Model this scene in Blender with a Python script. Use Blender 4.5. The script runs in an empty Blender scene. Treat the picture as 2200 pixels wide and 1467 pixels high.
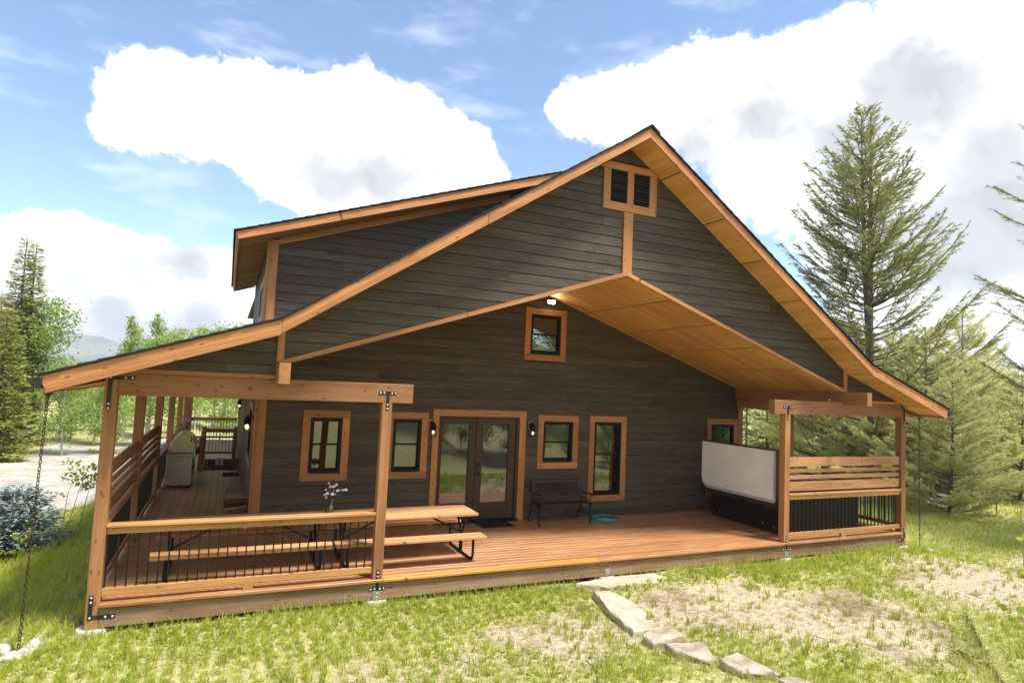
import bpy, math, random
import numpy as np
from mathutils import Vector, Matrix

random.seed(11)
RNG = np.random.default_rng(11)
S = bpy.context.scene
COL = S.collection
R = math.radians

# ------------------------------------------------------------------ camera
cam_data = bpy.data.cameras.new('camera')
cam_data.sensor_width = 36.0
cam_data.lens = 21.846
cam_data.clip_start = 0.05
cam_data.clip_end = 20000
cam = bpy.data.objects.new('camera', cam_data)
COL.objects.link(cam)
YAW, PITCH, ROLL = 0.4263, 0.0690, 0.0442
CAM = Vector((1.2933, -8.6127, 2.7225))
FWD = Vector((math.sin(YAW) * math.cos(PITCH), math.cos(YAW) * math.cos(PITCH), math.sin(PITCH)))
_r = Vector((math.cos(YAW), -math.sin(YAW), 0))
_u = _r.cross(FWD)
RGT = _r * math.cos(ROLL) + _u * math.sin(ROLL)
UPV = -_r * math.sin(ROLL) + _u * math.cos(ROLL)
_m = Matrix((RGT, UPV, -FWD)).transposed().to_4x4()
_m.translation = CAM
cam.matrix_world = _m
S.camera = cam

# ------------------------------------------------------------------ exposure, sun, sky
S.view_settings.view_transform = 'Standard'
S.view_settings.look = 'None'
S.view_settings.exposure = 2.45
S.view_settings.gamma = 1.0
S.view_settings.use_curve_mapping = False
S.cycles.max_bounces = 6
S.cycles.transparent_max_bounces = 12
S.cycles.diffuse_bounces = 4
S.cycles.glossy_bounces = 3

SUN_EL, SUN_AZ = 64.0, 143.0        # azimuth clockwise from +y
sun_dir = Vector((math.cos(R(SUN_EL)) * math.sin(R(SUN_AZ)), math.cos(R(SUN_EL)) * math.cos(R(SUN_AZ)), math.sin(R(SUN_EL))))
sd = bpy.data.lights.new('sun', 'SUN')
sd.energy = 1.45
sd.angle = R(11.0)
sd.color = (1.0, 0.955, 0.885)
sun = bpy.data.objects.new('sun', sd)
COL.objects.link(sun)
sun.rotation_euler = sun_dir.to_track_quat('Z', 'Y').to_euler()
sun.location = (30, -20, 60)

world = bpy.data.worlds.new('World')
S.world = world
world.use_nodes = True


class NT:
    """small node-tree helper"""
    def __init__(self, tree):
        self.t = tree
        tree.nodes.clear()

    def n(self, typ, **kw):
        nd = self.t.nodes.new(typ)
        for k, v in kw.items():
            if k.startswith('i_'):
                nd.inputs[k[2:].replace('_', ' ')].default_value = v
            else:
                setattr(nd, k, v)
        return nd

    def l(self, a, b):
        self.t.links.new(a, b)

    def put(self, sock, v):
        if isinstance(v, bpy.types.NodeSocket):
            self.t.links.new(v, sock)
        else:
            sock.default_value = v

    def math(self, op, a, b=0.0, c=0.0, clamp=False):
        nd = self.t.nodes.new('ShaderNodeMath')
        nd.operation = op
        nd.use_clamp = clamp
        for i, v in enumerate((a, b, c)):
            self.put(nd.inputs[i], v)
        return nd.outputs[0]

    def vmath(self, op, a, b=(0, 0, 0)):
        nd = self.t.nodes.new('ShaderNodeVectorMath')
        nd.operation = op
        self.put(nd.inputs[0], a)
        self.put(nd.inputs[1], b)
        return nd.outputs['Value'] if op in ('DOT_PRODUCT', 'LENGTH', 'DISTANCE') else nd.outputs[0]

    def noise(self, vec, scale, detail=3.0, rough=0.5, dist=0.0):
        nd = self.t.nodes.new('ShaderNodeTexNoise')
        self.put(nd.inputs['Vector'], vec)
        nd.inputs['Scale'].default_value = scale
        nd.inputs['Detail'].default_value = detail
        nd.inputs['Roughness'].default_value = rough
        nd.inputs['Distortion'].default_value = dist
        return nd.outputs['Fac']

    def mix(self, fac, a, b, blend='MIX'):
        nd = self.t.nodes.new('ShaderNodeMix')
        nd.data_type = 'RGBA'
        nd.blend_type = blend
        self.put(nd.inputs[0], fac)
        for i, v in ((6, a), (7, b)):
            if not isinstance(v, bpy.types.NodeSocket) and len(v) == 3:
                v = (*v, 1)
            self.put(nd.inputs[i], v)
        return nd.outputs[2]

    def smooth(self, x, lo, hi):
        nd = self.t.nodes.new('ShaderNodeMapRange')
        nd.interpolation_type = 'SMOOTHSTEP'
        self.put(nd.inputs[0], x)
        nd.inputs[1].default_value = lo
        nd.inputs[2].default_value = hi
        return nd.outputs[0]


def azel(a, e):
    return (math.cos(R(e)) * math.sin(R(a)), math.cos(R(e)) * math.cos(R(a)), math.sin(R(e)))


def build_world():
    w = NT(world.node_tree)
    sky = w.n('ShaderNodeTexSky', sky_type='NISHITA', sun_disc=False)
    sky.sun_elevation = R(SUN_EL)
    sky.sun_rotation = R(SUN_AZ)
    sky.altitude = 2200
    sky.air_density = 1.0
    sky.dust_density = 1.0
    sky.ozone_density = 1.6
    tc = w.n('ShaderNodeTexCoord')
    d = tc.outputs['Generated']
    # cumulus: clumps of puffs (azimuth, elevation, angular radius in degrees)
    puffs = [(-8.0,21.9,2.37),(-6.9,19.5,3.08),(-9.3,18.2,1.55),(-3.6,21.0,3.23),(-0.5,22.7,2.39),(1.2,19.8,3.87),(5.8,20.6,4.43),(10.1,23.4,2.87),(10.7,20.1,4.67),(14.9,21.7,2.84),(16.7,19.1,3.73),(19.3,20.5,2.54),(21.5,19.0,1.79),(9.3,16.8,2.28),(4.5,16.6,2.17),
             (-11.6,9.5,2.10),(-14.0,8.4,2.37),(-9.9,6.9,2.92),(-6.9,8.1,2.34),(-12.1,4.9,3.33),(-3.5,5.9,3.68),(-0.9,8.1,2.45),(-6.6,4.1,3.47),(-15.9,5.8,3.25),(-1.6,3.7,3.12),(1.4,6.0,2.54),(-14.6,1.9,3.11),
             (28.1,24.4,1.69),(31.4,24.9,2.76),(34.4,24.1,3.12),(39.4,26.0,3.43),(44.6,25.2,3.94),(49.1,27.0,2.2),(49.9,21.3,5.11),(57.0,26.2,5.01),(62.1,25.6,4.72),(58.5,18.8,6.36),(63.1,15.7,5.06),(46.7,18.0,3.81),(54.1,11.9,4.46),(61.4,9.3,5.18),(58.8,4.1,3.80),(42.3,22.8,3.31),(67.5,19.7,5.52),(67.5,8.9,5.88),(55.4,5.9,3.78),(62.7,3.8,3.18)]
    greys = [(6.4,17.6,2.75),(12.6,17.4,2.92),(57.9,24.7,2.6),(56.4,23.3,2.2),(61.5,19.2,3.2),(54.4,13.7,3.2),(60.3,10.7,3.8),(40.8,20.7,2.90),(46.2,23.5,2.31),(-3.0,9.0,2.02),(-8.2,3.9,2.13),(-2.6,3.6,2.38),(52.0,19.7,2.51),(64.0,13.4,3.3)]
    rr = random.Random(5)
    for a0 in (125, 160, 195, 230, 265, 300):      # more cumulus round the unseen sky, made broad to brighten the fill light
        for e0 in (14, 44):
            puffs.append((a0 + rr.uniform(-12, 12), e0 + rr.uniform(-6, 10), rr.uniform(10, 14)))
    # ragged outline: push the direction about before measuring the puffs
    warp = w.n('ShaderNodeTexNoise', noise_dimensions='3D')
    w.l(d, warp.inputs['Vector'])
    warp.inputs['Scale'].default_value = 26
    warp.inputs['Detail'].default_value = 4
    warp.inputs['Roughness'].default_value = 0.6
    off = w.vmath('SUBTRACT', warp.outputs['Color'], (0.5, 0.5, 0.5))
    sc = w.n('ShaderNodeVectorMath', operation='SCALE')
    w.l(off, sc.inputs[0])
    sc.inputs['Scale'].default_value = 0.032
    dw = w.vmath('NORMALIZE', w.vmath('ADD', d, sc.outputs[0]))

    def field(lst, k):
        tot = None
        for a, e, r in lst:
            q = 2.0 / (math.tan(R(r)) * k) ** 2
            ds = w.vmath('DOT_PRODUCT', dw, azel(a, e))
            ds = w.math('EXPONENT', w.math('MULTIPLY_ADD', ds, q, -q))
            tot = ds if tot is None else w.math('ADD', tot, ds)
        return tot
    f = field(puffs, 1.0)
    fine = w.noise(d, 30, 9, 0.70)
    f2 = w.math('ADD', w.math('MINIMUM', f, 1.2), w.math('MULTIPLY', w.math('SUBTRACT', fine, 0.5), 1.25))
    mask = w.smooth(f2, 0.38, 0.72)
    thin = w.math('MULTIPLY', w.smooth(w.noise(w.vmath('MULTIPLY', d, (1, 1, 3.5)), 6, 4, 0.6), 0.50, 0.80), 0.35)
    mask = w.math('MAXIMUM', mask, thin)
    g = field(greys, 1.15)
    # puffy relief: light and shade put into cloud colour, comparing billows slightly higher up
    n1 = w.noise(dw, 12, 5, 0.55)
    n2 = w.noise(w.vmath('ADD', dw, (0.008, -0.006, 0.020)), 12, 5, 0.55)
    relief = w.smooth(w.math('SUBTRACT', n2, n1), -0.03, 0.10)
    shade = w.smooth(w.math('ADD', g, w.math('MULTIPLY', w.math('SUBTRACT', n1, 0.5), 1.6)), 0.10, 1.10)
    body = w.smooth(f2, 0.55, 1.25)
    cw = w.mix(w.math('MULTIPLY', relief, w.math('MULTIPLY', body, 0.75)), (3.00, 2.98, 2.95), (1.60, 1.64, 1.72))
    ccol = w.mix(w.math('MULTIPLY', shade, 0.80), cw, (1.12, 1.16, 1.24))
    clear = w.mix(1.0, sky.outputs[0], (0.56, 0.555, 0.535), 'MULTIPLY')
    col = w.mix(mask, clear, ccol)
    bg = w.n('ShaderNodeBackground')
    w.l(col, bg.inputs[0])
    bg.inputs[1].default_value = 0.10
    out = w.n('ShaderNodeOutputWorld')
    w.l(bg.outputs[0], out.inputs[0])


build_world()
world.cycles.sampling_method = 'MANUAL'
world.cycles.sample_map_resolution = 256

# ------------------------------------------------------------------ mesh helpers
IDM = Matrix.Identity(4)
FRONT = Matrix(((1, 0, 0, 0), (0, 0, -1, 0), (0, 1, 0, 0), (0, 0, 0, 1)))      # (u,v,w) -> x=u, y=-w, z=v


def side_matrix(x):         # wall facing -x: u=-y, v=z, w=-x
    return Matrix(((0, 0, -1, x), (-1, 0, 0, 0), (0, 1, 0, 0), (0, 0, 0, 1)))


def front_matrix(y):
    m = FRONT.copy()
    m[1][3] = y
    return m


def right_matrix(x):        # wall facing +x: u=y, v=z, w=+x
    return Matrix(((0, 0, 1, x), (1, 0, 0, 0), (0, 1, 0, 0), (0, 0, 0, 1)))


class MB:
    def __init__(self):
        self.v = []
        self.f = []
        self.m = []
        self.g = []
        self.smooth = []

    def add(self, pts, faces, mat=0, frame=None, smooth=False):
        b = len(self.v)
        if frame is None:
            lo = [min(p[i] for p in pts) for i in range(3)]
            hi = [max(p[i] for p in pts) for i in range(3)]
            ext = [hi[i] - lo[i] for i in range(3)]
            order = sorted(range(3), key=lambda i: -ext[i])
            ax = [Vector([1.0 if j == order[k] else 0.0 for j in range(3)]) for k in range(3)]
        else:
            ax = frame
        o = (random.uniform(0, 30), random.uniform(0, 30), random.uniform(0, 30))
        for p in pts:
            q = Vector(p)
            self.v.append(tuple(q))
            self.g.append((q.dot(ax[0]) + o[0], q.dot(ax[1]) + o[1], q.dot(ax[2]) + o[2]))
        for f in faces:
            self.f.append(tuple(b + i for i in f))
            self.m.append(mat)
            self.smooth.append(smooth)
        return self

    def box(self, x0, x1, y0, y1, z0, z1, mat=0):
        p = [(x0, y0, z0), (x1, y0, z0), (x1, y1, z0), (x0, y1, z0), (x0, y0, z1), (x1, y0, z1), (x1, y1, z1), (x0, y1, z1)]
        return self.add(p, [(0, 3, 2, 1), (4, 5, 6, 7), (0, 1, 5, 4), (1, 2, 6, 5), (2, 3, 7, 6), (3, 0, 4, 7)], mat)

    def bar(self, a, b, w, h, up=(0, 0, 1), mat=0):
        """a squared bar from a to b, w across, h along up"""
        a, b, up = Vector(a), Vector(b), Vector(up)
        d = (b - a).normalized()
        s = d.cross(up).normalized()
        t = s.cross(d).normalized()
        p = []
        for c in (a, b):
            for i, j in ((-1, -1), (1, -1), (1, 1), (-1, 1)):
                p.append(c + s * (i * w / 2) + t * (j * h / 2))
        return self.add(p, [(3, 2, 1, 0), (4, 5, 6, 7), (0, 1, 5, 4), (1, 2, 6, 5), (2, 3, 7, 6), (3, 0, 4, 7)], mat, (d, t, s))

    def prism(self, poly, vec, mat=0, frame=None):
        """a flat polygon swept along vec"""
        n = len(poly)
        vec = Vector(vec)
        p = [Vector(q) for q in poly] + [Vector(q) + vec for q in poly]
        nrm = Vector((0, 0, 0))
        for i in range(n):
            nrm += p[i].cross(p[(i + 1) % n])
        if nrm.dot(vec) > 0:
            idx = list(range(n))[::-1]
            p = [p[i] for i in idx] + [p[n + i] for i in idx]
        faces = [tuple(range(n)), tuple(range(2 * n - 1, n - 1, -1))]
        for i in range(n):
            j = (i + 1) % n
            faces.append((i, n + i, n + j, j))
        return self.add(p, faces, mat, frame)

    def tube(self, path, r, n=8, mat=0, cap=True, closed=False):
        path = [Vector(p) for p in path]
        rs = r if isinstance(r, (list, tuple)) else [r] * len(path)
        p = []
        m = len(path)
        prev = None
        for i, c in enumerate(path):
            if closed:
                t = path[(i + 1) % m] - path[i - 1]
            else:
                t = path[min(i + 1, m - 1)] - path[max(i - 1, 0)]
            t = t.normalized() if t.length > 1e-9 else Vector((0, 0, 1))
            if prev is None:
                prev = t.orthogonal().normalized()
            a = (prev - t * prev.dot(t))
            a = a.normalized() if a.length > 1e-6 else t.orthogonal().normalized()
            prev = a
            b = t.cross(a)
            for k in range(n):
                an = 2 * math.pi * k / n
                p.append(c + (a * math.cos(an) + b * math.sin(an)) * rs[i])
        f = []
        for i in range(m if closed else m - 1):
            i2 = (i + 1) % m
            for k in range(n):
                k2 = (k + 1) % n
                f.append((i * n + k, i * n + k2, i2 * n + k2, i2 * n + k))
        d = (path[-1] - path[0])
        d = d.normalized() if d.length > 1e-6 else Vector((0, 0, 1))
        o = d.orthogonal().normalized()
        self.add(p, f, mat, (d, o, d.cross(o)), True)
        if cap and not closed:
            b = len(self.v) - len(p)
            self.f.append(tuple(b + k for k in range(n))[::-1])
            self.f.append(tuple(b + (m - 1) * n + k for k in range(n)))
            self.m += [mat, mat]
            self.smooth += [False, False]
        return self

    def lathe(self, prof, c=(0, 0, 0), n=16, mat=0, axis='z', cap=True):
        p = []
        for r, h in prof:
            for k in range(n):
                a = 2 * math.pi * k / n
                q = (r * math.cos(a), r * math.sin(a), h)
                if axis == 'y':
                    q = (q[0], q[2], q[1])
                elif axis == 'x':
                    q = (q[2], q[0], q[1])
                p.append((q[0] + c[0], q[1] + c[1], q[2] + c[2]))
        f = []
        for i in range(len(prof) - 1):
            for k in range(n):
                k2 = (k + 1) % n
                f.append((i * n + k, i * n + k2, (i + 1) * n + k2, (i + 1) * n + k))
        self.add(p, f, mat, None, True)
        if cap:
            b = len(self.v) - len(p)
            self.f += [tuple(b + k for k in range(n))[::-1], tuple(b + (len(prof) - 1) * n + k for k in range(n))]
            self.m += [mat, mat]
            self.smooth += [False, False]
        return self

    def build(self, name, mats, parent=None, M=None, bevel=0.0, seg=1):
        me = bpy.data.meshes.new(name)
        v = self.v if M is None else [tuple(M @ Vector(p)) for p in self.v]
        me.from_pydata(v, [], self.f)
        at = me.attributes.new('gr', 'FLOAT_VECTOR', 'POINT')
        at.data.foreach_set('vector', np.array(self.g, dtype=np.float32).ravel())
        if not isinstance(mats, (list, tuple)):
            mats = [mats]
        for m in mats:
            me.materials.append(m)
        me.polygons.foreach_set('material_index', np.array(self.m, dtype=np.int32))
        me.polygons.foreach_set('use_smooth', np.array(self.smooth, dtype=bool))
        me.update()
        if M is not None and M.determinant() < 0:
            me.flip_normals()
        o = bpy.data.objects.new(name, me)
        COL.objects.link(o)
        if parent is not None:
            o.parent = parent
        if bevel:
            b = o.modifiers.new('bevel', 'BEVEL')
            b.width = bevel
            b.segments = seg
            b.limit_method = 'ANGLE'
        return o


def child(o, parent):
    """parent o to an Empty that stands away from the origin, keeping world position"""
    o.parent = parent
    o.matrix_parent_inverse = Matrix.Translation(parent.location).inverted()
    return o


def empty(name, loc=(0, 0, 0), rz=0.0):
    o = bpy.data.objects.new(name, None)
    o.empty_display_size = 0.2
    o.location = loc
    o.rotation_euler = (0, 0, rz)
    COL.objects.link(o)
    return o


def tag(o, label=None, cat=None, group=None, kind=None):
    if label:
        o['label'] = label
    if cat:
        o['category'] = cat
    if group:
        o['group'] = group
    if kind:
        o['kind'] = kind
    return o


def copy_tree(o, parent=None):
    c = o.copy()
    COL.objects.link(c)
    if parent is not None:
        c.parent = parent
    for ch in list(o.children):
        copy_tree(ch, c)
    return c


def raw_mesh(name, V, F, mats, attrs=None, smooth=False, mat_index=None):
    """fast mesh from numpy arrays; F is (n,3) or (n,4)"""
    V = np.ascontiguousarray(V, dtype=np.float32)
    F = np.ascontiguousarray(F, dtype=np.int32)
    k = F.shape[1]
    me = bpy.data.meshes.new(name)
    me.vertices.add(len(V))
    me.vertices.foreach_set('co', V.ravel())
    me.loops.add(F.size)
    me.loops.foreach_set('vertex_index', F.ravel())
    me.polygons.add(len(F))
    me.polygons.foreach_set('loop_start', np.arange(0, F.size, k, dtype=np.int32))
    me.polygons.foreach_set('loop_total', np.full(len(F), k, dtype=np.int32))
    if smooth:
        me.polygons.foreach_set('use_smooth', np.ones(len(F), dtype=bool))
    for m in (mats if isinstance(mats, (list, tuple)) else [mats]):
        me.materials.append(m)
    if mat_index is not None:
        me.polygons.foreach_set('material_index', np.ascontiguousarray(mat_index, dtype=np.int32))
    for nm, a in (attrs or {}).items():
        a = np.ascontiguousarray(a, dtype=np.float32)
        if a.ndim == 1:
            at = me.attributes.new(nm, 'FLOAT', 'POINT')
            at.data.foreach_set('value', a)
        else:
            at = me.attributes.new(nm, 'FLOAT_VECTOR', 'POINT')
            at.data.foreach_set('vector', a.ravel())
    me.update(calc_edges=True)
    return me


def link_mesh(name, me, parent=None):
    o = bpy.data.objects.new(name, me)
    COL.objects.link(o)
    if parent is not None:
        o.parent = parent
    return o


_NT = RNG.random((256, 256))


def vnoise(x, y, s):
    """value noise on arrays"""
    x = np.asarray(x, dtype=float) * s + 1000.3
    y = np.asarray(y, dtype=float) * s + 1000.7
    i, j = np.floor(x).astype(int), np.floor(y).astype(int)
    fx, fy = x - i, y - j
    fx, fy = fx * fx * (3 - 2 * fx), fy * fy * (3 - 2 * fy)
    g = lambda a, b: _NT[a % 256, b % 256]
    return (g(i, j) * (1 - fx) + g(i + 1, j) * fx) * (1 - fy) + (g(i, j + 1) * (1 - fx) + g(i + 1, j + 1) * fx) * fy


def fbm(x, y, s, o=4):
    t, a, n = 0, 1.0, 0
    for k in range(o):
        t = t + a * vnoise(np.asarray(x) + 17.3 * k, np.asarray(y) - 9.1 * k, s * 2 ** k)
        n += a
        a *= 0.5
    return t / n


def sstep(x, a, b):
    t = np.clip((np.asarray(x, dtype=float) - a) / (b - a), 0, 1)
    return t * t * (3 - 2 * t)

# ------------------------------------------------------------------ materials
def principled(name, rough=0.6, spec=0.5, metal=0.0, col=(0.5, 0.5, 0.5)):
    m = bpy.data.materials.new(name)
    m.use_nodes = True
    t = NT(m.node_tree)
    b = t.n('ShaderNodeBsdfPrincipled')
    b.inputs['Base Color'].default_value = (*col, 1)
    b.inputs['Roughness'].default_value = rough
    b.inputs['Specular IOR Level'].default_value = spec
    b.inputs['Metallic'].default_value = metal
    o = t.n('ShaderNodeOutputMaterial')
    t.l(b.outputs[0], o.inputs[0])
    return m, t, b


def grain_vec(t):
    a = t.n('ShaderNodeAttribute', attribute_name='gr').outputs['Vector']
    oi = t.n('ShaderNodeObjectInfo')
    rnd = t.math('MULTIPLY', oi.outputs['Random'], 37.0)
    cx = t.n('ShaderNodeCombineXYZ')
    for i in range(3):
        t.l(rnd, cx.inputs[i])
    return t.vmath('ADD', a, cx.outputs[0]), oi.outputs['Random']


def wood(name, light, dark, rough=0.6, knots=0.6, bump=0.25, vary=0.22, spec=0.35, wear=None, wear_amt=0.0, gs=1.0):
    m, t, b = principled(name, rough, spec)
    v, rnd = grain_vec(t)
    slow = t.noise(t.vmath('MULTIPLY', v, (0.7 * gs, 7 * gs, 7 * gs)), 1.0, 3, 0.55, 0.6)
    fine = t.noise(t.vmath('MULTIPLY', v, (2.2 * gs, 75 * gs, 75 * gs)), 1.0, 3, 0.6, 0.2)
    fac = t.math('ADD', t.math('MULTIPLY', slow, 0.75), t.math('MULTIPLY', fine, 0.55))
    fac = t.smooth(fac, 0.40, 0.92)
    c = t.mix(fac, dark, light)
    br = t.math('ADD', t.math('MULTIPLY', t.math('SUBTRACT', rnd, 0.5), vary * 2), 1.0)
    blot = t.noise(t.vmath('MULTIPLY', v, (1.1, 3.0, 3.0)), 1.0, 4, 0.6)
    br = t.math('MULTIPLY', br, t.math('ADD', t.math('MULTIPLY', blot, 0.55), 0.74))
    cb = t.n('ShaderNodeCombineXYZ')
    for i in range(3):
        t.l(br, cb.inputs[i])
    c = t.mix(1.0, c, cb.outputs[0], 'MULTIPLY')
    crk = t.noise(t.vmath('MULTIPLY', v, (0.9, 26, 26)), 1.0, 2, 0.5, 0.4)
    c = t.mix(t.math('MULTIPLY', t.smooth(crk, 0.70, 0.76), 0.55), c, tuple(x * 0.35 for x in dark))
    if knots:
        vo = t.n('ShaderNodeTexVoronoi', feature='F1', voronoi_dimensions='2D')
        t.l(t.vmath('MULTIPLY', v, (3.3, 9.0, 9.0)), vo.inputs['Vector'])
        vo.inputs['Scale'].default_value = 1.0
        k = t.math('SUBTRACT', 1.0, t.smooth(vo.outputs['Distance'], 0.05, 0.13))
        sc = t.n('ShaderNodeSeparateColor')
        t.l(vo.outputs['Color'], sc.inputs[0])
        k = t.math('MULTIPLY', k, t.math('GREATER_THAN', sc.outputs[0], 1.0 - knots * 0.5))
        c = t.mix(t.math('MULTIPLY', k, 0.75), c, tuple(x * 0.28 for x in dark))
    if wear:
        wn = t.noise(t.vmath('MULTIPLY', v, (0.9, 5.0, 5.0)), 1.0, 5, 0.65, 0.3)
        c = t.mix(t.math('MULTIPLY', t.smooth(wn, 0.50, 0.72), wear_amt), c, wear)
    t.l(c, b.inputs['Base Color'])
    rr = t.math('ADD', t.math('MULTIPLY', fine, 0.25), rough - 0.12)
    t.l(rr, b.inputs['Roughness'])
    bp = t.n('ShaderNodeBump')
    bp.inputs['Strength'].default_value = bump
    bp.inputs['Distance'].default_value = 0.004
    t.l(fac, bp.inputs['Height'])
    t.l(bp.outputs[0], b.inputs['Normal'])
    return m


def plain(name, col, rough=0.6, spec=0.4, metal=0.0, var=0.12, scale=9.0, bump=0.0):
    m, t, b = principled(name, rough, spec, metal, col)
    v, rnd = grain_vec(t)
    n = t.noise(v, scale, 5, 0.6)
    c = t.mix(t.smooth(n, 0.3, 0.75), tuple(x * (1 - var) for x in col), tuple(min(1, x * (1 + var)) for x in col))
    t.l(c, b.inputs['Base Color'])
    if bump:
        bp = t.n('ShaderNodeBump')
        bp.inputs['Strength'].default_value = bump
        bp.inputs['Distance'].default_value = 0.01
        t.l(n, bp.inputs['Height'])
        t.l(bp.outputs[0], b.inputs['Normal'])
    return m


TRIM = wood('stained_trim', (0.49, 0.215, 0.074), (0.33, 0.133, 0.043), 0.55, 0.9, 0.2)
FASCIA = wood('rough_fascia', (0.56, 0.250, 0.090), (0.31, 0.122, 0.042), 0.65, 0.9, 0.8)
TIMBER = wood('timber', (0.41, 0.188, 0.076), (0.23, 0.098, 0.038), 0.6, 0.8, 0.3)
RAILW = wood('rail_wood', (0.54, 0.285, 0.105), (0.37, 0.175, 0.055), 0.5, 0.8, 0.2)
SLATW = wood('slat_wood', (0.47, 0.240, 0.105), (0.29, 0.130, 0.055), 0.55, 0.7, 0.2)
DECKW = wood('deck_wood', (0.45, 0.215, 0.085), (0.27, 0.115, 0.042), 0.38, 0.4, 0.16, 0.14, 0.5, (0.50, 0.32, 0.20), 0.5)
RIMW = wood('rim_wood', (0.30, 0.190, 0.108), (0.150, 0.088, 0.048), 0.7, 0.5, 0.4, 0.1, 0.3, (0.29, 0.22, 0.16), 0.5)
LIPW = wood('lip_wood', (0.60, 0.265, 0.050), (0.44, 0.175, 0.032), 0.45, 0.3, 0.15, 0.15)
TABLEW = wood('table_wood', (0.58, 0.325, 0.150), (0.43, 0.210, 0.085), 0.5, 0.5, 0.15, 0.1)
PLY = wood('plywood', (0.66, 0.365, 0.112), (0.47, 0.220, 0.060), 0.55, 0.15, 0.1, 0.08, 0.3, None, 0, 0.35)
PLYGAP = wood('plywood_joint', (0.16, 0.072, 0.025), (0.10, 0.045, 0.016), 0.6, 0, 0.1, 0.05)
BENCHW = wood('bench_wood', (0.050, 0.024, 0.017), (0.024, 0.011, 0.008), 0.45, 0, 0.15, 0.1)
DOORW = wood('door_wood', (0.070, 0.036, 0.024), (0.045, 0.022, 0.015), 0.4, 0, 0.1, 0.05)
BARK = wood('log_bark', (0.26, 0.165, 0.098), (0.095, 0.056, 0.035), 0.9, 0, 0.9, 0.2)
SPLIT = wood('log_split', (0.56, 0.350, 0.165), (0.40, 0.215, 0.090), 0.75, 0, 0.5, 0.15)
PALLET = wood('rail_dark', (0.30, 0.125, 0.060), (0.19, 0.075, 0.036), 0.5, 0.5, 0.2)


def siding_mat():
    m, t, b = principled('siding_paint', 0.55, 0.28)
    v, rnd = grain_vec(t)
    grain = t.noise(t.vmath('MULTIPLY', v, (2.6, 46, 46)), 1.0, 4, 0.6, 1.3)
    broad = t.noise(t.vmath('MULTIPLY', v, (0.8, 5, 5)), 1.0, 3, 0.5)
    f = t.math('ADD', t.math('MULTIPLY', grain, 0.6), t.math('MULTIPLY', broad, 0.4))
    c = t.mix(t.smooth(f, 0.30, 0.72), (0.046, 0.0338, 0.0228), (0.112, 0.0860, 0.0600))
    br = t.math('ADD', t.math('MULTIPLY', t.math('SUBTRACT', rnd, 0.5), 0.30), 1.0)
    cb = t.n('ShaderNodeCombineXYZ')
    for i in range(3):
        t.l(br, cb.inputs[i])
    c = t.mix(1.0, c, cb.outputs[0], 'MULTIPLY')
    t.l(c, b.inputs['Base Color'])
    t.l(t.math('ADD', t.math('MULTIPLY', grain, 0.3), 0.40), b.inputs['Roughness'])
    bp = t.n('ShaderNodeBump')
    bp.inputs['Strength'].default_value = 0.9
    bp.inputs['Distance'].default_value = 0.010
    t.l(grain, bp.inputs['Height'])
    t.l(bp.outputs[0], b.inputs['Normal'])
    return m


SIDING = siding_mat()
SHEATH = plain('sheathing', (0.022, 0.018, 0.015), 0.9)
BLACKV = plain('black_vinyl', (0.006, 0.006, 0.007), 0.45, 0.22)
IRON = plain('black_iron', (0.007, 0.007, 0.008), 0.45, 0.35)
BALU = plain('baluster_metal', (0.008, 0.008, 0.009), 0.42, 0.35)
STRAP = plain('black_strap', (0.014, 0.015, 0.018), 0.5, 0.4)
ZINC = plain('zinc', (0.55, 0.56, 0.56), 0.38, 0.5, 0.85, 0.15, 30)
BOLT = plain('bolt_head', (0.70, 0.70, 0.70), 0.35, 0.5, 0.3)
SHINGLE = plain('asphalt_shingle', (0.030, 0.030, 0.034), 0.95, 0.2, 0, 0.4, 60, 0.4)
GUTTER = plain('gutter_metal', (0.016, 0.016, 0.018), 0.35, 0.5)
RUST = plain('rusted_chain', (0.060, 0.033, 0.020), 0.65, 0.4, 0.3, 0.4, 40)
CONCRETE = plain('concrete', (0.42, 0.40, 0.36), 0.9, 0.2, 0, 0.15, 12, 0.3)
RUBBER = plain('rubber_mat', (0.013, 0.013, 0.015), 0.85, 0.3, 0, 0.3, 90, 0.5)
TUBBODY = plain('tub_panel', (0.012, 0.0075, 0.0070), 0.42, 0.35)
TUBSHELL = plain('tub_shell', (0.42, 0.43, 0.46), 0.3, 0.5)
COVERW = plain('cover_liner', (0.80, 0.80, 0.80), 0.55, 0.35, 0, 0.05, 2.5, 0.12)
COVERG = plain('cover_border', (0.42, 0.45, 0.52), 0.5, 0.35, 0, 0.12, 5)
COVERB = plain('cover_vinyl', (0.042, 0.026, 0.022), 0.5, 0.4, 0, 0.2, 6)
WHITEP = plain('white_paint', (0.78, 0.78, 0.76), 0.5)
YELLOWP = plain('yellow_print', (0.70, 0.50, 0.06), 0.6)
BLUEP = plain('blue_print', (0.05, 0.10, 0.30), 0.6)
BLACKP = plain('black_print', (0.02, 0.02, 0.02), 0.6)
HOSEG = plain('hose_green', (0.010, 0.26, 0.175), 0.4, 0.5)
HOSEB = plain('hose_blue', (0.16, 0.20, 0.28), 0.4, 0.5)
NEIGHW = plain('neighbour_wall', (0.42, 0.17, 0.09), 0.7)
NEIGHR = plain('neighbour_roof', (0.20, 0.12, 0.10), 0.8)
METALTRIM = plain('eave_metal', (0.22, 0.23, 0.25), 0.4, 0.5, 0.4)
INTW = plain('interior_wall', (0.30, 0.24, 0.18), 0.9)


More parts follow.
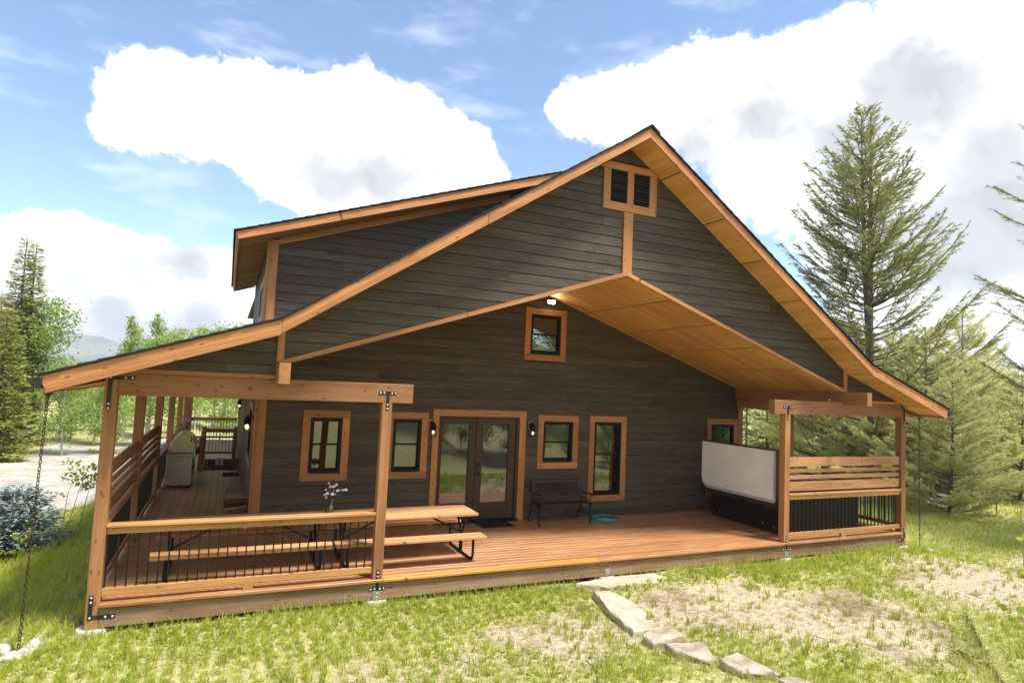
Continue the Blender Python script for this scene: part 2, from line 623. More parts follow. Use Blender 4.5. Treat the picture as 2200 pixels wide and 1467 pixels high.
def steel_mat():
    m, t, b = principled('stainless', 0.3, 0.5, 0.95, (0.50, 0.45, 0.40))
    v, rnd = grain_vec(t)
    n = t.noise(t.vmath('MULTIPLY', v, (1.5, 2.5, 120)), 1.0, 3, 0.6)
    t.l(t.math('ADD', t.math('MULTIPLY', n, 0.18), 0.15), b.inputs['Roughness'])
    return m


STEEL = steel_mat()


def glass_mat(name, base=0.10, gain=0.9, tint=(0.72, 0.76, 0.74)):
    m = bpy.data.materials.new(name)
    m.use_nodes = True
    t = NT(m.node_tree)
    fr = t.n('ShaderNodeFresnel')
    fr.inputs['IOR'].default_value = 1.52
    f = t.math('ADD', t.math('MULTIPLY', fr.outputs[0], gain), base, clamp=True)
    tr = t.n('ShaderNodeBsdfTransparent')
    tr.inputs[0].default_value = (*tint, 1)
    gl = t.n('ShaderNodeBsdfGlossy')
    gl.inputs['Roughness'].default_value = 0.006
    tx = t.n('ShaderNodeTexCoord')
    n = t.noise(tx.outputs['Object'], 1.6, 1)
    bp = t.n('ShaderNodeBump')
    bp.inputs['Strength'].default_value = 0.04
    bp.inputs['Distance'].default_value = 0.05
    t.l(n, bp.inputs['Height'])
    t.l(bp.outputs[0], gl.inputs['Normal'])
    mx = t.n('ShaderNodeMixShader')
    t.put(mx.inputs[0], f)
    t.l(tr.outputs[0], mx.inputs[1])
    t.l(gl.outputs[0], mx.inputs[2])
    o = t.n('ShaderNodeOutputMaterial')
    t.l(mx.outputs[0], o.inputs[0])
    return m


GLASS = glass_mat('window_glass', 0.20, 0.9, (0.55, 0.58, 0.57))
LANTERNG = glass_mat('lantern_glass', 0.05, 0.7, (0.9, 0.88, 0.82))
VASEG = glass_mat('vase_glass', 0.10, 1.0, (0.88, 0.92, 0.94))


def emit_mat(name, col, strength):
    m = bpy.data.materials.new(name)
    m.use_nodes = True
    t = NT(m.node_tree)
    e = t.n('ShaderNodeEmission')
    e.inputs[0].default_value = (*col, 1)
    e.inputs[1].default_value = strength
    o = t.n('ShaderNodeOutputMaterial')
    t.l(e.outputs[0], o.inputs[0])
    return m


LED = emit_mat('led_lens', (1.0, 0.94, 0.82), 22.0)
BULBW = emit_mat('bulb_warm', (1.0, 0.60, 0.20), 6.0)
BULBD = emit_mat('bulb_dim', (1.0, 0.80, 0.52), 0.5)


def leaf_mat(name, c1, c2, trans=0.35, rough=0.55, hue=None):
    """leaf colour from the per-leaf attribute tint (0..1) and the tree's own random"""
    m = bpy.data.materials.new(name)
    m.use_nodes = True
    t = NT(m.node_tree)
    a = t.n('ShaderNodeAttribute', attribute_name='tint').outputs['Fac']
    oi = t.n('ShaderNodeObjectInfo').outputs['Random']
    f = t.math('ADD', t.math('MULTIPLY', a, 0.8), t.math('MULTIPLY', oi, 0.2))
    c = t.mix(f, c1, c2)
    if hue:
        c = t.mix(t.smooth(a, 0.93, 0.97), c, hue)
    d = t.n('ShaderNodeBsdfPrincipled')
    d.inputs['Roughness'].default_value = rough
    d.inputs['Specular IOR Level'].default_value = 0.25
    t.l(c, d.inputs['Base Color'])
    tr = t.n('ShaderNodeBsdfTranslucent')
    t.l(t.mix(0.5, c, tuple(min(1, x * 1.5) for x in c2)), tr.inputs[0])
    mx = t.n('ShaderNodeMixShader')
    mx.inputs[0].default_value = trans
    t.l(d.outputs[0], mx.inputs[1])
    t.l(tr.outputs[0], mx.inputs[2])
    o = t.n('ShaderNodeOutputMaterial')
    t.l(mx.outputs[0], o.inputs[0])
    return m


ASPENL = leaf_mat('aspen_leaves', (0.130, 0.200, 0.035), (0.36, 0.46, 0.105), 0.45)
SAPL = leaf_mat('sapling_leaves', (0.20, 0.28, 0.022), (0.36, 0.42, 0.035), 0.45)
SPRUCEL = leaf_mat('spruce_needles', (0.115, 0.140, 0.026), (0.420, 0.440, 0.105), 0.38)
PINEL = leaf_mat('pine_needles', (0.125, 0.140, 0.032), (0.370, 0.375, 0.105), 0.42, 0.5, (0.20, 0.12, 0.04))
PINEY = leaf_mat('pine_needles_light', (0.36, 0.375, 0.120), (0.72, 0.700, 0.310), 0.50, 0.5, (0.26, 0.17, 0.07))
BLUEL = leaf_mat('blue_spruce_needles', (0.085, 0.120, 0.112), (0.360, 0.430, 0.405), 0.15)
GRASSL = leaf_mat('grass_blades', (0.135, 0.195, 0.015), (0.500, 0.540, 0.070), 0.40)
STRAWL = leaf_mat('straw_blades', (0.33, 0.25, 0.115), (0.52, 0.43, 0.24), 0.30)
FLOWERL = leaf_mat('bouquet_leaves', (0.05, 0.11, 0.02), (0.13, 0.22, 0.05), 0.3)
PETAL = plain('petals', (0.74, 0.66, 0.72), 0.6, 0.3, 0, 0.1, 30)
PETALC = plain('flower_centres', (0.65, 0.50, 0.22), 0.7)


def bark_mat(name, c1, c2, sx=5.0, sz=1.2, spots=None):
    m, t, b = principled(name, 0.9, 0.2)
    tc = t.n('ShaderNodeTexCoord').outputs['Object']
    n = t.noise(t.vmath('MULTIPLY', tc, (sx, sx, sz)), 3.0, 5, 0.65, 0.5)
    c = t.mix(t.smooth(n, 0.35, 0.7), c1, c2)
    if spots:
        k = t.noise(t.vmath('MULTIPLY', tc, (2, 2, 6)), 2.0, 3, 0.5)
        c = t.mix(t.smooth(k, 0.60, 0.66), c, spots)
    t.l(c, b.inputs['Base Color'])
    bp = t.n('ShaderNodeBump')
    bp.inputs['Strength'].default_value = 0.7
    bp.inputs['Distance'].default_value = 0.03
    t.l(n, bp.inputs['Height'])
    t.l(bp.outputs[0], b.inputs['Normal'])
    return m


BARKA = bark_mat('aspen_bark', (0.42, 0.41, 0.34), (0.66, 0.65, 0.57), 3, 1, (0.05, 0.045, 0.04))
BARKP = bark_mat('pine_bark', (0.085, 0.066, 0.055), (0.21, 0.175, 0.155))
BARKS = bark_mat('sapling_bark', (0.20, 0.15, 0.13), (0.34, 0.27, 0.25))


def ground_mat():
    m, t, b = principled('meadow_soil', 0.95, 0.15)
    p = t.n('ShaderNodeNewGeometry').outputs['Position']
    a = t.noise(p, 0.55, 6, 0.62)
    f = t.noise(p, 14.0, 6, 0.7)
    g = t.n('ShaderNodeAttribute', attribute_name='green').outputs['Fac']
    sand = t.mix(t.smooth(f, 0.30, 0.72), (0.30, 0.235, 0.150), (0.54, 0.46, 0.335))
    dirt = t.mix(t.smooth(f, 0.35, 0.7), (0.150, 0.105, 0.062), (0.32, 0.245, 0.16))
    thatch = t.mix(t.smooth(f, 0.3, 0.7), (0.220, 0.215, 0.070), (0.47, 0.43, 0.20))
    c = t.mix(t.smooth(a, 0.52, 0.66), sand, dirt)
    k = t.math('ADD', g, t.math('MULTIPLY', t.math('SUBTRACT', t.noise(p, 2.3, 5, 0.65), 0.5), 0.9))
    c = t.mix(t.smooth(k, 0.30, 0.75), c, thatch)
    t.l(c, b.inputs['Base Color'])
    bp = t.n('ShaderNodeBump')
    bp.inputs['Strength'].default_value = 0.8
    bp.inputs['Distance'].default_value = 0.03
    t.l(f, bp.inputs['Height'])
    t.l(bp.outputs[0], b.inputs['Normal'])
    return m


GROUND = ground_mat()


def gravel_mat():
    m, t, b = principled('gravel', 0.95, 0.15)
    p = t.n('ShaderNodeNewGeometry').outputs['Position']
    v = t.n('ShaderNodeTexVoronoi')
    t.l(p, v.inputs['Vector'])
    v.inputs['Scale'].default_value = 28
    n = t.noise(p, 1.1, 6, 0.6)
    c = t.mix(t.smooth(n, 0.3, 0.7), (0.34, 0.31, 0.265), (0.50, 0.465, 0.41))
    c = t.mix(0.25, c, v.outputs['Color'], 'SOFT_LIGHT')
    rut = t.noise(t.vmath('MULTIPLY', p, (0.06, 1.3, 1.0)), 1.0, 3, 0.6, 0.5)
    c = t.mix(t.math('MULTIPLY', t.smooth(rut, 0.52, 0.68), 0.45), c, (0.25, 0.215, 0.17))
    t.l(c, b.inputs['Base Color'])
    bp = t.n('ShaderNodeBump')
    bp.inputs['Strength'].default_value = 0.6
    bp.inputs['Distance'].default_value = 0.02
    t.l(v.outputs['Distance'], bp.inputs['Height'])
    t.l(bp.outputs[0], b.inputs['Normal'])
    return m


GRAVEL = gravel_mat()


def stone_mat(name, c1, c2, c3):
    m, t, b = principled(name, 0.9, 0.2)
    p = t.n('ShaderNodeTexCoord').outputs['Object']
    a = t.noise(t.vmath('MULTIPLY', p, (1, 1, 4)), 3.0, 7, 0.65)
    s = t.noise(p, 26, 4, 0.7)
    c = t.mix(t.smooth(a, 0.35, 0.68), c1, c2)
    c = t.mix(t.math('MULTIPLY', t.smooth(s, 0.55, 0.75), 0.6), c, c3)
    t.l(c, b.inputs['Base Color'])
    bp = t.n('ShaderNodeBump')
    bp.inputs['Strength'].default_value = 0.6
    bp.inputs['Distance'].default_value = 0.02
    t.l(t.math('ADD', a, t.math('MULTIPLY', s, 0.4)), bp.inputs['Height'])
    t.l(bp.outputs[0], b.inputs['Normal'])
    return m


FLAG = stone_mat('flagstone', (0.36, 0.31, 0.22), (0.52, 0.46, 0.36), (0.26, 0.21, 0.15))
ROCK = stone_mat('pink_rock', (0.24, 0.185, 0.135), (0.47, 0.40, 0.31), (0.13, 0.10, 0.075))
PALE = stone_mat('pale_rock', (0.36, 0.34, 0.31), (0.50, 0.48, 0.45), (0.38, 0.35, 0.32))


def mountain_mat():
    m, t, b = principled('mountain_slope', 0.95, 0.1)
    p = t.n('ShaderNodeNewGeometry').outputs['Position']
    n = t.noise(t.vmath('MULTIPLY', p, (0.002, 0.002, 0.006)), 1.0, 6, 0.6)
    n2 = t.noise(t.vmath('MULTIPLY', p, (0.001, 0.001, 0.012)), 3.0, 4, 0.6)
    c = t.mix(t.smooth(n, 0.42, 0.58), (0.09, 0.12, 0.075), (0.26, 0.24, 0.17))
    c = t.mix(t.smooth(n2, 0.6, 0.68), c, (0.6, 0.6, 0.62))
    t.l(c, b.inputs['Base Color'])
    return m


MOUNTAIN = mountain_mat()

# ------------------------------------------------------------------ terrain
BANK = Vector((math.sin(YAW), math.cos(YAW), 0))         # the bank rises away from the house, square to this direction


def ground_z(x, y):
    x = np.asarray(x, dtype=float)
    y = np.asarray(y, dtype=float)
    z = -0.335 + 0.0 * x
    z = z - 0.38 * sstep(-x, 0.3, 2.2) * sstep(y, -0.8, 4.0)
    z = z - 0.10 * sstep(x, 13.5, 16) - 0.12 * sstep(x, 16, 24)
    z = z - 0.35 * sstep(y, 12, 24)
    # drop under the deck
    ins = sstep(x, -0.15, 0.25) * sstep(-x, -14.7, -14.3) * sstep(y, 0.10, 0.5)
    z = z - 0.16 * ins
    dep = (x - CAM.x) * BANK.x + (y - CAM.y) * BANK.y
    rise = np.clip(5.9 - dep, 0, 30.0)
    z = z + rise * 0.27 * sstep(rise, 0.0, 1.6)
    near = 1 - sstep(dep, 25, 60)
    z = z + (fbm(x, y, 0.55, 3) - 0.5) * 0.14 * near * (1 - 0.8 * ins) + (fbm(x + 40, y, 2.7, 2) - 0.5) * 0.05 * near * (1 - ins)
    z = z + (fbm(x, y, 0.012, 3) - 0.5) * 9.0 * sstep(np.hypot(x - 5, y), 60, 240)
    # low mound in front of the deck
    z = z + 0.05 * np.exp(-((y + 0.55) / 0.55) ** 2) * sstep(x, 3, 9) * (1 - sstep(x, 13.5, 15))
    return z


def gz(x, y):
    return float(ground_z(x, y))


def gravel_mask(x, y):
    e = (fbm(x, y, 0.45, 3) - 0.5) * 1.6
    a = sstep(y + e * 0.7, 8.9, 9.5) * sstep(-(y + e), -15.2, -14.6) * sstep(-x, 1.0, 1.5)
    b = sstep(y + e * 0.5, 20.2, 20.8) * sstep(-(y + e), -30.0, -29.0) * sstep(x, -6.5, -5.5) * sstep(-x, -18, -17)
    c = sstep(x, -6.5, -5.5) * sstep(-x, 1.3, 1.8) * sstep(y, 9.5, 10) * sstep(-y, -29, -28)
    d = sstep(y + e, 4.6 - 0.0, 5.1) * sstep(-(y + e), -8.2, -7.6) * sstep(x, 19, 20) * sstep(-x, -60, -55)
    return np.maximum(np.maximum(a, b), np.maximum(c, d))


def green_mask(x, y):
    """0 bare, 1 thick grass"""
    n = fbm(x, y, 0.42, 4)
    g = 0.60 + (n - 0.5) * 2.4
    g = g + 0.42 * np.exp(-((y + 0.5) / 0.75) ** 2) * (x > -1)          # along the deck
    g = g + 0.35 * (1 - sstep(x, -0.5, 5.5)) * (1 - sstep(-y, 2.2, 5))   # left front
    g = g - 0.22 * sstep(x, 8.0, 10.5) * sstep(-y, 1.4, 2.6) * (1 - sstep(x, 15, 18))
    g = g + 0.40 * sstep(x, 14.6, 16) * sstep(y, -1.5, 0.5)
    g = g + 0.45 * sstep(-x, 0.2, 1.2) * sstep(y, -0.5, 1.0)
    g = g - 0.25 * np.exp(-(((x - 17.5) / 2.2) ** 2 + ((y + 1.1) / 0.9) ** 2))
    dep = (x - CAM.x) * BANK.x + (y - CAM.y) * BANK.y
    g = g + 0.40 * (1 - sstep(dep, 2.0, 5.2))
    g = np.where(np.hypot(x - 5, y) > 45, 0.9, g)
    return np.clip(g, 0, 1)


def build_ground():
    def axis(lo, hi, a, b, fine, grow):
        c = list(np.arange(a, b + 1e-6, fine))
        s, p = fine, b
        while p < hi:
            s *= grow
            p += s
            c.append(p)
        s, p = fine, a
        while p > lo:
            s *= grow
            p -= s
            c.insert(0, p)
        return np.array(c)
    xs = axis(-3800, 3800, -7, 22, 0.16, 1.16)
    ys = axis(-120, 5200, -8, 12, 0.16, 1.16)
    X, Y = np.meshgrid(xs, ys, indexing='ij')
    Z = ground_z(X, Y)
    Z = Z - 60 * sstep(Y, 150, 1500) * (Y > 150)             # the land falls away to the valley
    V = np.stack([X, Y, Z], -1).reshape(-1, 3)
    nx, ny = len(xs), len(ys)
    i, j = np.meshgrid(np.arange(nx - 1), np.arange(ny - 1), indexing='ij')
    a = (i * ny + j).ravel()
    F = np.stack([a, a + ny, a + ny + 1, a + 1], 1)
    me = raw_mesh('ground', V, F, GROUND, {'green': green_mask(X, Y).ravel()}, True)
    tag(link_mesh('ground', me), 'sandy meadow ground with patchy grass around the cabin', None, None, 'structure')
    # gravel drive
    xs = np.concatenate([np.arange(-60, -8, 1.0), np.arange(-8, 19, 0.3), np.arange(19, 60, 0.7)])
    ys = np.arange(3.5, 32, 0.3)
    X, Y = np.meshgrid(xs, ys, indexing='ij')
    Z = ground_z(X, Y) + 0.012 + (fbm(X, Y, 3.0, 2) - 0.5) * 0.01
    nx, ny = len(xs), len(ys)
    i, j = np.meshgrid(np.arange(nx - 1), np.arange(ny - 1), indexing='ij')
    a = (i * ny + j).ravel()
    keep = gravel_mask((X[:-1, :-1] + X[1:, 1:]) / 2, (Y[:-1, :-1] + Y[1:, 1:]) / 2).ravel() > 0.45
    F = np.stack([a, a + ny, a + ny + 1, a + 1], 1)[keep]
    used = np.unique(F)
    remap = np.zeros(nx * ny, dtype=np.int32)
    remap[used] = np.arange(len(used))
    V = np.stack([X, Y, Z], -1).reshape(-1, 3)[used]
    me = raw_mesh('road', V, remap[F], GRAVEL, None, True)
    tag(link_mesh('road', me), 'pale gravel drive and yard behind the cabin', None, None, 'structure')


build_ground()

# ------------------------------------------------------------------ the cabin
XR, D, W = 7.25, 2.904, 14.49          # ridge x, porch depth, deck width
XL, XRW = 1.814, 12.70                 # side walls
YEND = 18.6
EXPO = 0.161
house = empty('cabin', (0, 0, 0))
tag(house, 'dark brown lap sided cabin with orange timber trim and a vaulted gable porch', 'house')


def clip_poly(poly, z0, z1):
    def half(pts, zc, keep_above):
        out = []
        for i in range(len(pts)):
            a, b = pts[i], pts[(i + 1) % len(pts)]
            ina = (a[1] >= zc) if keep_above else (a[1] <= zc)
            inb = (b[1] >= zc) if keep_above else (b[1] <= zc)
            if ina:
                out.append(a)
            if ina != inb:
                t = (zc - a[1]) / (b[1] - a[1])
                out.append((a[0] + t * (b[0] - a[0]), zc))
        return out
    p = half(list(poly), z0, True)
    return half(p, z1, False) if len(p) > 2 else []


def clip_x(poly, x0, x1):
    q = clip_poly([(b, a) for a, b in poly], x0, x1)
    return [(b, a) for a, b in q]


def siding(parent, M, poly, zbase, holes=(), seed=1, gap=0.004):
    """lap boards over the convex polygon poly (u,v); holes are (u0,u1,v0,v1)"""
    rnd = random.Random(seed)
    zmin, zmax = min(p[1] for p in poly), max(p[1] for p in poly)
    k = int(math.floor((zmin - zbase) / EXPO))
    while zbase + k * EXPO < zmax:
        z0, z1 = zbase + k * EXPO, zbase + (k + 1) * EXPO
        k += 1
        row = clip_poly(poly, z0, z1 - 0.009)
        if len(row) < 3:
            continue
        u0, u1 = min(p[0] for p in row), max(p[0] for p in row)
        cuts = [u0]
        c = u0 - rnd.uniform(0, 2.6)
        while c < u1:
            c += rnd.choice((2.2, 2.9, 3.66, 3.66))
            if u0 + 0.4 < c < u1 - 0.4:
                cuts.append(c)
        cuts.append(u1)
        spans = []
        for a, b in zip(cuts[:-1], cuts[1:]):
            seg = [(a, b)]
            for h in holes:
                if h[2] < z1 - 0.01 and h[3] > z0 + 0.01:
                    new = []
                    for s in seg:
                        if h[1] <= s[0] or h[0] >= s[1]:
                            new.append(s)
                        else:
                            if s[0] < h[0]:
                                new.append((s[0], h[0]))
                            if s[1] > h[1]:
                                new.append((h[1], s[1]))
                    seg = new
            spans += seg
        for a, b in spans:
            pc = clip_x(row, a + gap / 2, b - gap / 2)
            if len(pc) < 3 or max(p[0] for p in pc) - min(p[0] for p in pc) < 0.03:
                continue
            wt, wb = 0.013, 0.021
            fr = [(p[0], p[1], wb + (wt - wb) * (p[1] - z0) / EXPO + rnd.uniform(0, 0.0008)) for p in pc]
            bk = [(p[0], p[1], 0.001) for p in pc]
            n = len(pc)
            area = sum(pc[i][0] * pc[(i + 1) % n][1] - pc[(i + 1) % n][0] * pc[i][1] for i in range(n))
            if area < 0:
                fr.reverse()
                bk.reverse()
            faces = [tuple(range(n)), tuple(range(2 * n - 1, n - 1, -1))] + [(i, n + i, n + (i + 1) % n, (i + 1) % n) for i in range(n)]
            mb = MB().add(fr + bk, faces, 0, (Vector((1, 0, 0)), Vector((0, 1, 0)), Vector((0, 0, 1))))
            mb.build('siding_board', SIDING, parent, M)


def sheet(name, M, polys, holes=(), mat=None, w0=-0.05, w1=0.0, parent=None):
    """wall core with openings cut out"""
    mb = MB()
    for poly in polys:
        zs = sorted({min(p[1] for p in poly), max(p[1] for p in poly)} | {v for h in holes for v in h[2:4]})
        zs = [z for z in zs if min(p[1] for p in poly) <= z <= max(p[1] for p in poly)]
        for z0, z1 in zip(zs[:-1], zs[1:]):
            row = clip_poly(poly, z0, z1)
            if len(row) < 3:
                continue
            u0, u1 = min(p[0] for p in row), max(p[0] for p in row)
            xs = sorted({u0, u1} | {u for h in holes for u in h[0:2] if u0 < u < u1})
            for a, b in zip(xs[:-1], xs[1:]):
                mid, mz = (a + b) / 2, (z0 + z1) / 2
                if any(h[0] < mid < h[1] and h[2] < mz < h[3] for h in holes):
                    continue
                pc = clip_x(row, a, b)
                if len(pc) > 2:
                    mb.prism([(p[0], p[1], w0) for p in pc], (0, 0, w1 - w0))
    return mb.build(name, mat or SHEATH, parent or house, M)


def window(M, u0, u1, v0, v1, trim=0.130, split=0.5, parent=None, side=None, header=0.0):
    """outer trim rectangle u0..u1, v0..v1; black double-hung sash inside"""
    side = trim if side is None else side
    a0, a1, b0, b1 = u0 + side, u1 - side, v0 + trim, v1 - trim
    fr = MB()
    f = 0.045
    for x0, x1, z0, z1 in ((a0, a0 + f, b0, b1), (a1 - f, a1, b0, b1), (a0 + f, a1 - f, b0, b0 + f + 0.01), (a0 + f, a1 - f, b1 - f, b1)):
        fr.box(x0, x1, z0, z1, -0.05, 0.030)
    g0, g1 = a0 + f, a1 - f
    h0, h1 = b0 + f + 0.01, b1 - f
    mid = h0 + (h1 - h0) * split
    s = 0.026
    for (z0, z1, w0, w1) in ((mid - 0.004, h1, -0.030, -0.004), (h0, mid + 0.03, -0.048, -0.0302)):
        for x0, x1, y0, y1 in ((g0, g0 + s, z0, z1), (g1 - s, g1, z0, z1), (g0 + s, g1 - s, z0, z0 + s + 0.008), (g0 + s, g1 - s, z1 - s, z1)):
            fr.box(x0, x1, y0, y1, w0, w1)
    o = fr.build('window', BLACKV, parent or house, M)
    for z0, z1, w in ((mid, h1, -0.018), (h0, mid, -0.040)):
        p = MB().add([(g0, z0, w), (g1, z0, w), (g1, z1, w), (g0, z1, w)], [(0, 1, 2, 3)])
        p.build('pane', GLASS, o, M)
    t0, t1 = 0.0, 0.038
    for x0, x1, z0, z1 in ((u0, u1, b1 + 0.001, v1), (u0, u1, v0, b0 - 0.001), (u0, a0 - 0.001, b0, b1), (a1 + 0.001, u1, b0, b1)):
        MB().box(x0, x1, z0, z1, t0, t1).build('trim_board', TRIM, o, M, 0.003)
    return o


def build_walls():
    MF = front_matrix(D)
    # windows on the porch wall: outer trim rectangles
    wins = [(2.556, 3.369, 0.878, 2.120), (4.035, 4.843, 0.882, 2.120), (7.189, 8.147, 1.020, 2.121), (8.423, 9.375, 0.309, 2.127), (6.802, 7.765, 3.241, 4.328), (11.663, 12.62, 0.309, 2.125)]
    holes = [(a + 0.13, b - 0.13, c + 0.13, d - 0.13) for a, b, c, d in wins]
    holes.append((5.052, 6.765, 0.0, 2.062))
    poly = [(XL, -0.28), (XRW, -0.28), (XRW, 2.86), (XR, 4.66), (XL, 2.86)]
    core = sheet('porch_wall', MF, [poly], holes)
    siding(core, MF, [(XL + 0.13, 0.0), (XRW - 0.02, 0.0), (XRW - 0.02, 2.86), (XR, 4.63), (XL + 0.13, 2.90)], 0.0, holes, 3)
    for k, (a, b, c, d) in enumerate(wins):
        window(MF, a, b, c, d, split=(0.5, 0.5, 0.47, 0.55, 0.48, 0.55)[k])
    # corner boards
    for a, b, c in ((XL - 0.001, XL + 0.132, 2.45), (XRW - 0.075, XRW + 0.062, 2.60)):
        MB().box(a, b, 0.002, c, 0.0, 0.042).build('corner_board', TRIM, house, MF, 0.003)
    # french door
    dm = MB()
    dm.box(5.053, 5.085, 0.02, 2.06, -0.09, 0.02)
    dm.box(6.715, 6.764, 0.02, 2.06, -0.09, 0.02)
    dm.box(5.085, 6.715, 2.03, 2.06, -0.09, 0.02)
    for a, b, g0, g1 in ((5.087, 5.842, 5.125, 5.713), (5.872, 6.713, 5.972, 6.572)):
        dm.box(a, g0, 0.055, 2.027, -0.07, -0.022)
        dm.box(g1, b, 0.055, 2.027, -0.07, -0.022)
        dm.box(g0, g1, 1.922, 2.027, -0.07, -0.022)
        dm.box(g0, g1, 0.055, 0.36, -0.07, -0.022)
    dm.box(5.843, 5.871, 0.05, 2.027, -0.07, -0.008)
    door = dm.build('french_door', DOORW, house, MF, 0.003)
    for g0, g1 in ((5.125, 5.713), (5.972, 6.572)):
        MB().add([(g0, 0.36, -0.045), (g1, 0.36, -0.045), (g1, 1.922, -0.045), (g0, 1.922, -0.045)], [(0, 1, 2, 3)]).build('pane', GLASS, door, MF)
        bd = MB()
        for x0, x1, z0, z1 in ((g0, g0 + 0.016, 0.36, 1.922), (g1 - 0.016, g1, 0.36, 1.922), (g0 + 0.016, g1 - 0.016, 0.36, 0.376), (g0 + 0.016, g1 - 0.016, 1.906, 1.922)):
            bd.box(x0, x1, z0, z1, -0.044, -0.016)
        bd.build('glass_bead', DOORW, door, MF)
    MB().box(5.886, 5.952, 1.045, 1.160, -0.021, 0.012).build('keypad', BLACKP, door, MF, 0.008, 2)
    MB().box(5.890, 5.948, 0.905, 0.985, -0.021, -0.006).tube([(5.92, 0.945, -0.01), (5.92, 0.945, 0.05), (5.99, 0.942, 0.052), (6.03, 0.940, 0.05)], 0.011, 8).build('door_handle', BLACKP, door, MF, 0.004)
    MB().box(5.03, 6.79, 0.003, 0.05, -0.09, 0.055).build('threshold', BLACKV, door, MF, 0.004)
    for x0, x1, z0, z1 in ((4.927, 6.912, 2.063, 2.190), (4.927, 5.050, 0.003, 2.062), (6.767, 6.912, 0.003, 2.062)):
        MB().box(x0, x1, z0, z1, 0, 0.040).build('trim_board', TRIM, door, MF, 0.003)
    # left side wall (faces -x)
    MS = side_matrix(XL)
    swins = [(-5.89, -4.09, 0.90, 2.14), (-17.4, -15.6, 0.90, 2.14)]
    sh = [(a + 0.13, b - 0.13, c + 0.13, d - 0.13) for a, b, c, d in swins] + [(-9.75, -8.85, 0.0, 2.05)]
    poly = [(-YEND, -0.28), (-D - 0.05, -0.28), (-D - 0.05, 3.25), (-YEND, 3.25)]
    core = sheet('side_wall', MS, [poly], sh)
    siding(core, MS, [(-YEND, 0), (-D - 0.02, 0), (-D - 0.02, 3.2), (-YEND, 3.2)], 0.0, sh, 8)
    for a, b, c, d in swins:
        window(MS, a, b, c, d)
    sdm = MB().box(-9.75, -8.85, 0.02, 2.05, -0.05, -0.01)
    sd_ = sdm.build('side_door', DOORW, house, MS)
    for x0, x1, z0, z1 in ((-9.88, -8.72, 2.051, 2.18), (-9.88, -9.751, 0.003, 2.05), (-8.849, -8.72, 0.003, 2.05)):
        MB().box(x0, x1, z0, z1, 0, 0.038).build('trim_board', TRIM, sd_, MS, 0.003)
    for a, b in ((-D - 0.135, -D - 0.004),):
        MB().box(a, b, 0.002, 2.45, 0.0, 0.041).build('corner_board', TRIM, house, MS, 0.003)
    # right and rear walls
    MR = right_matrix(XRW)
    sheet('side_wall', MR, [[(D + 0.05, -0.28), (YEND, -0.28), (YEND, 3.25), (D + 0.05, 3.25)]], [])
    for k in range(20):
        MB().box(D + 0.02, YEND, k * EXPO + 0.002, (k + 1) * EXPO - 0.004, 0.001, 0.024).build('siding_board', SIDING, house, MR)
    sheet('rear_wall', front_matrix(YEND), [[(XL, -0.28), (XRW, -0.28), (XRW, 3.2), (XR, 6.7), (XL, 3.2)]], [])
    fl = MB().box(XL + 0.06, XRW - 0.06, D + 0.06, YEND - 0.06, -0.1, 0.0)
    fl.build('interior_floor', PALLET, house)
    cl = MB().box(XL + 0.06, XRW - 0.06, D + 0.06, YEND - 0.06, 4.9, 4.95)
    cl.build('interior_ceiling', INTW, house)
    MB().box(XL + 0.06, XRW - 0.06, 7.0, 7.06, 0.001, 4.9).build('interior_partition', INTW, house)


build_walls()


# rake and roof profile: half profile from the ridge outwards, as (distance from ridge, z of fascia top)
ZR, XK, ZK, XE, ZE = 6.952, 5.392, 3.392, 7.757, 2.591
YF = -0.568


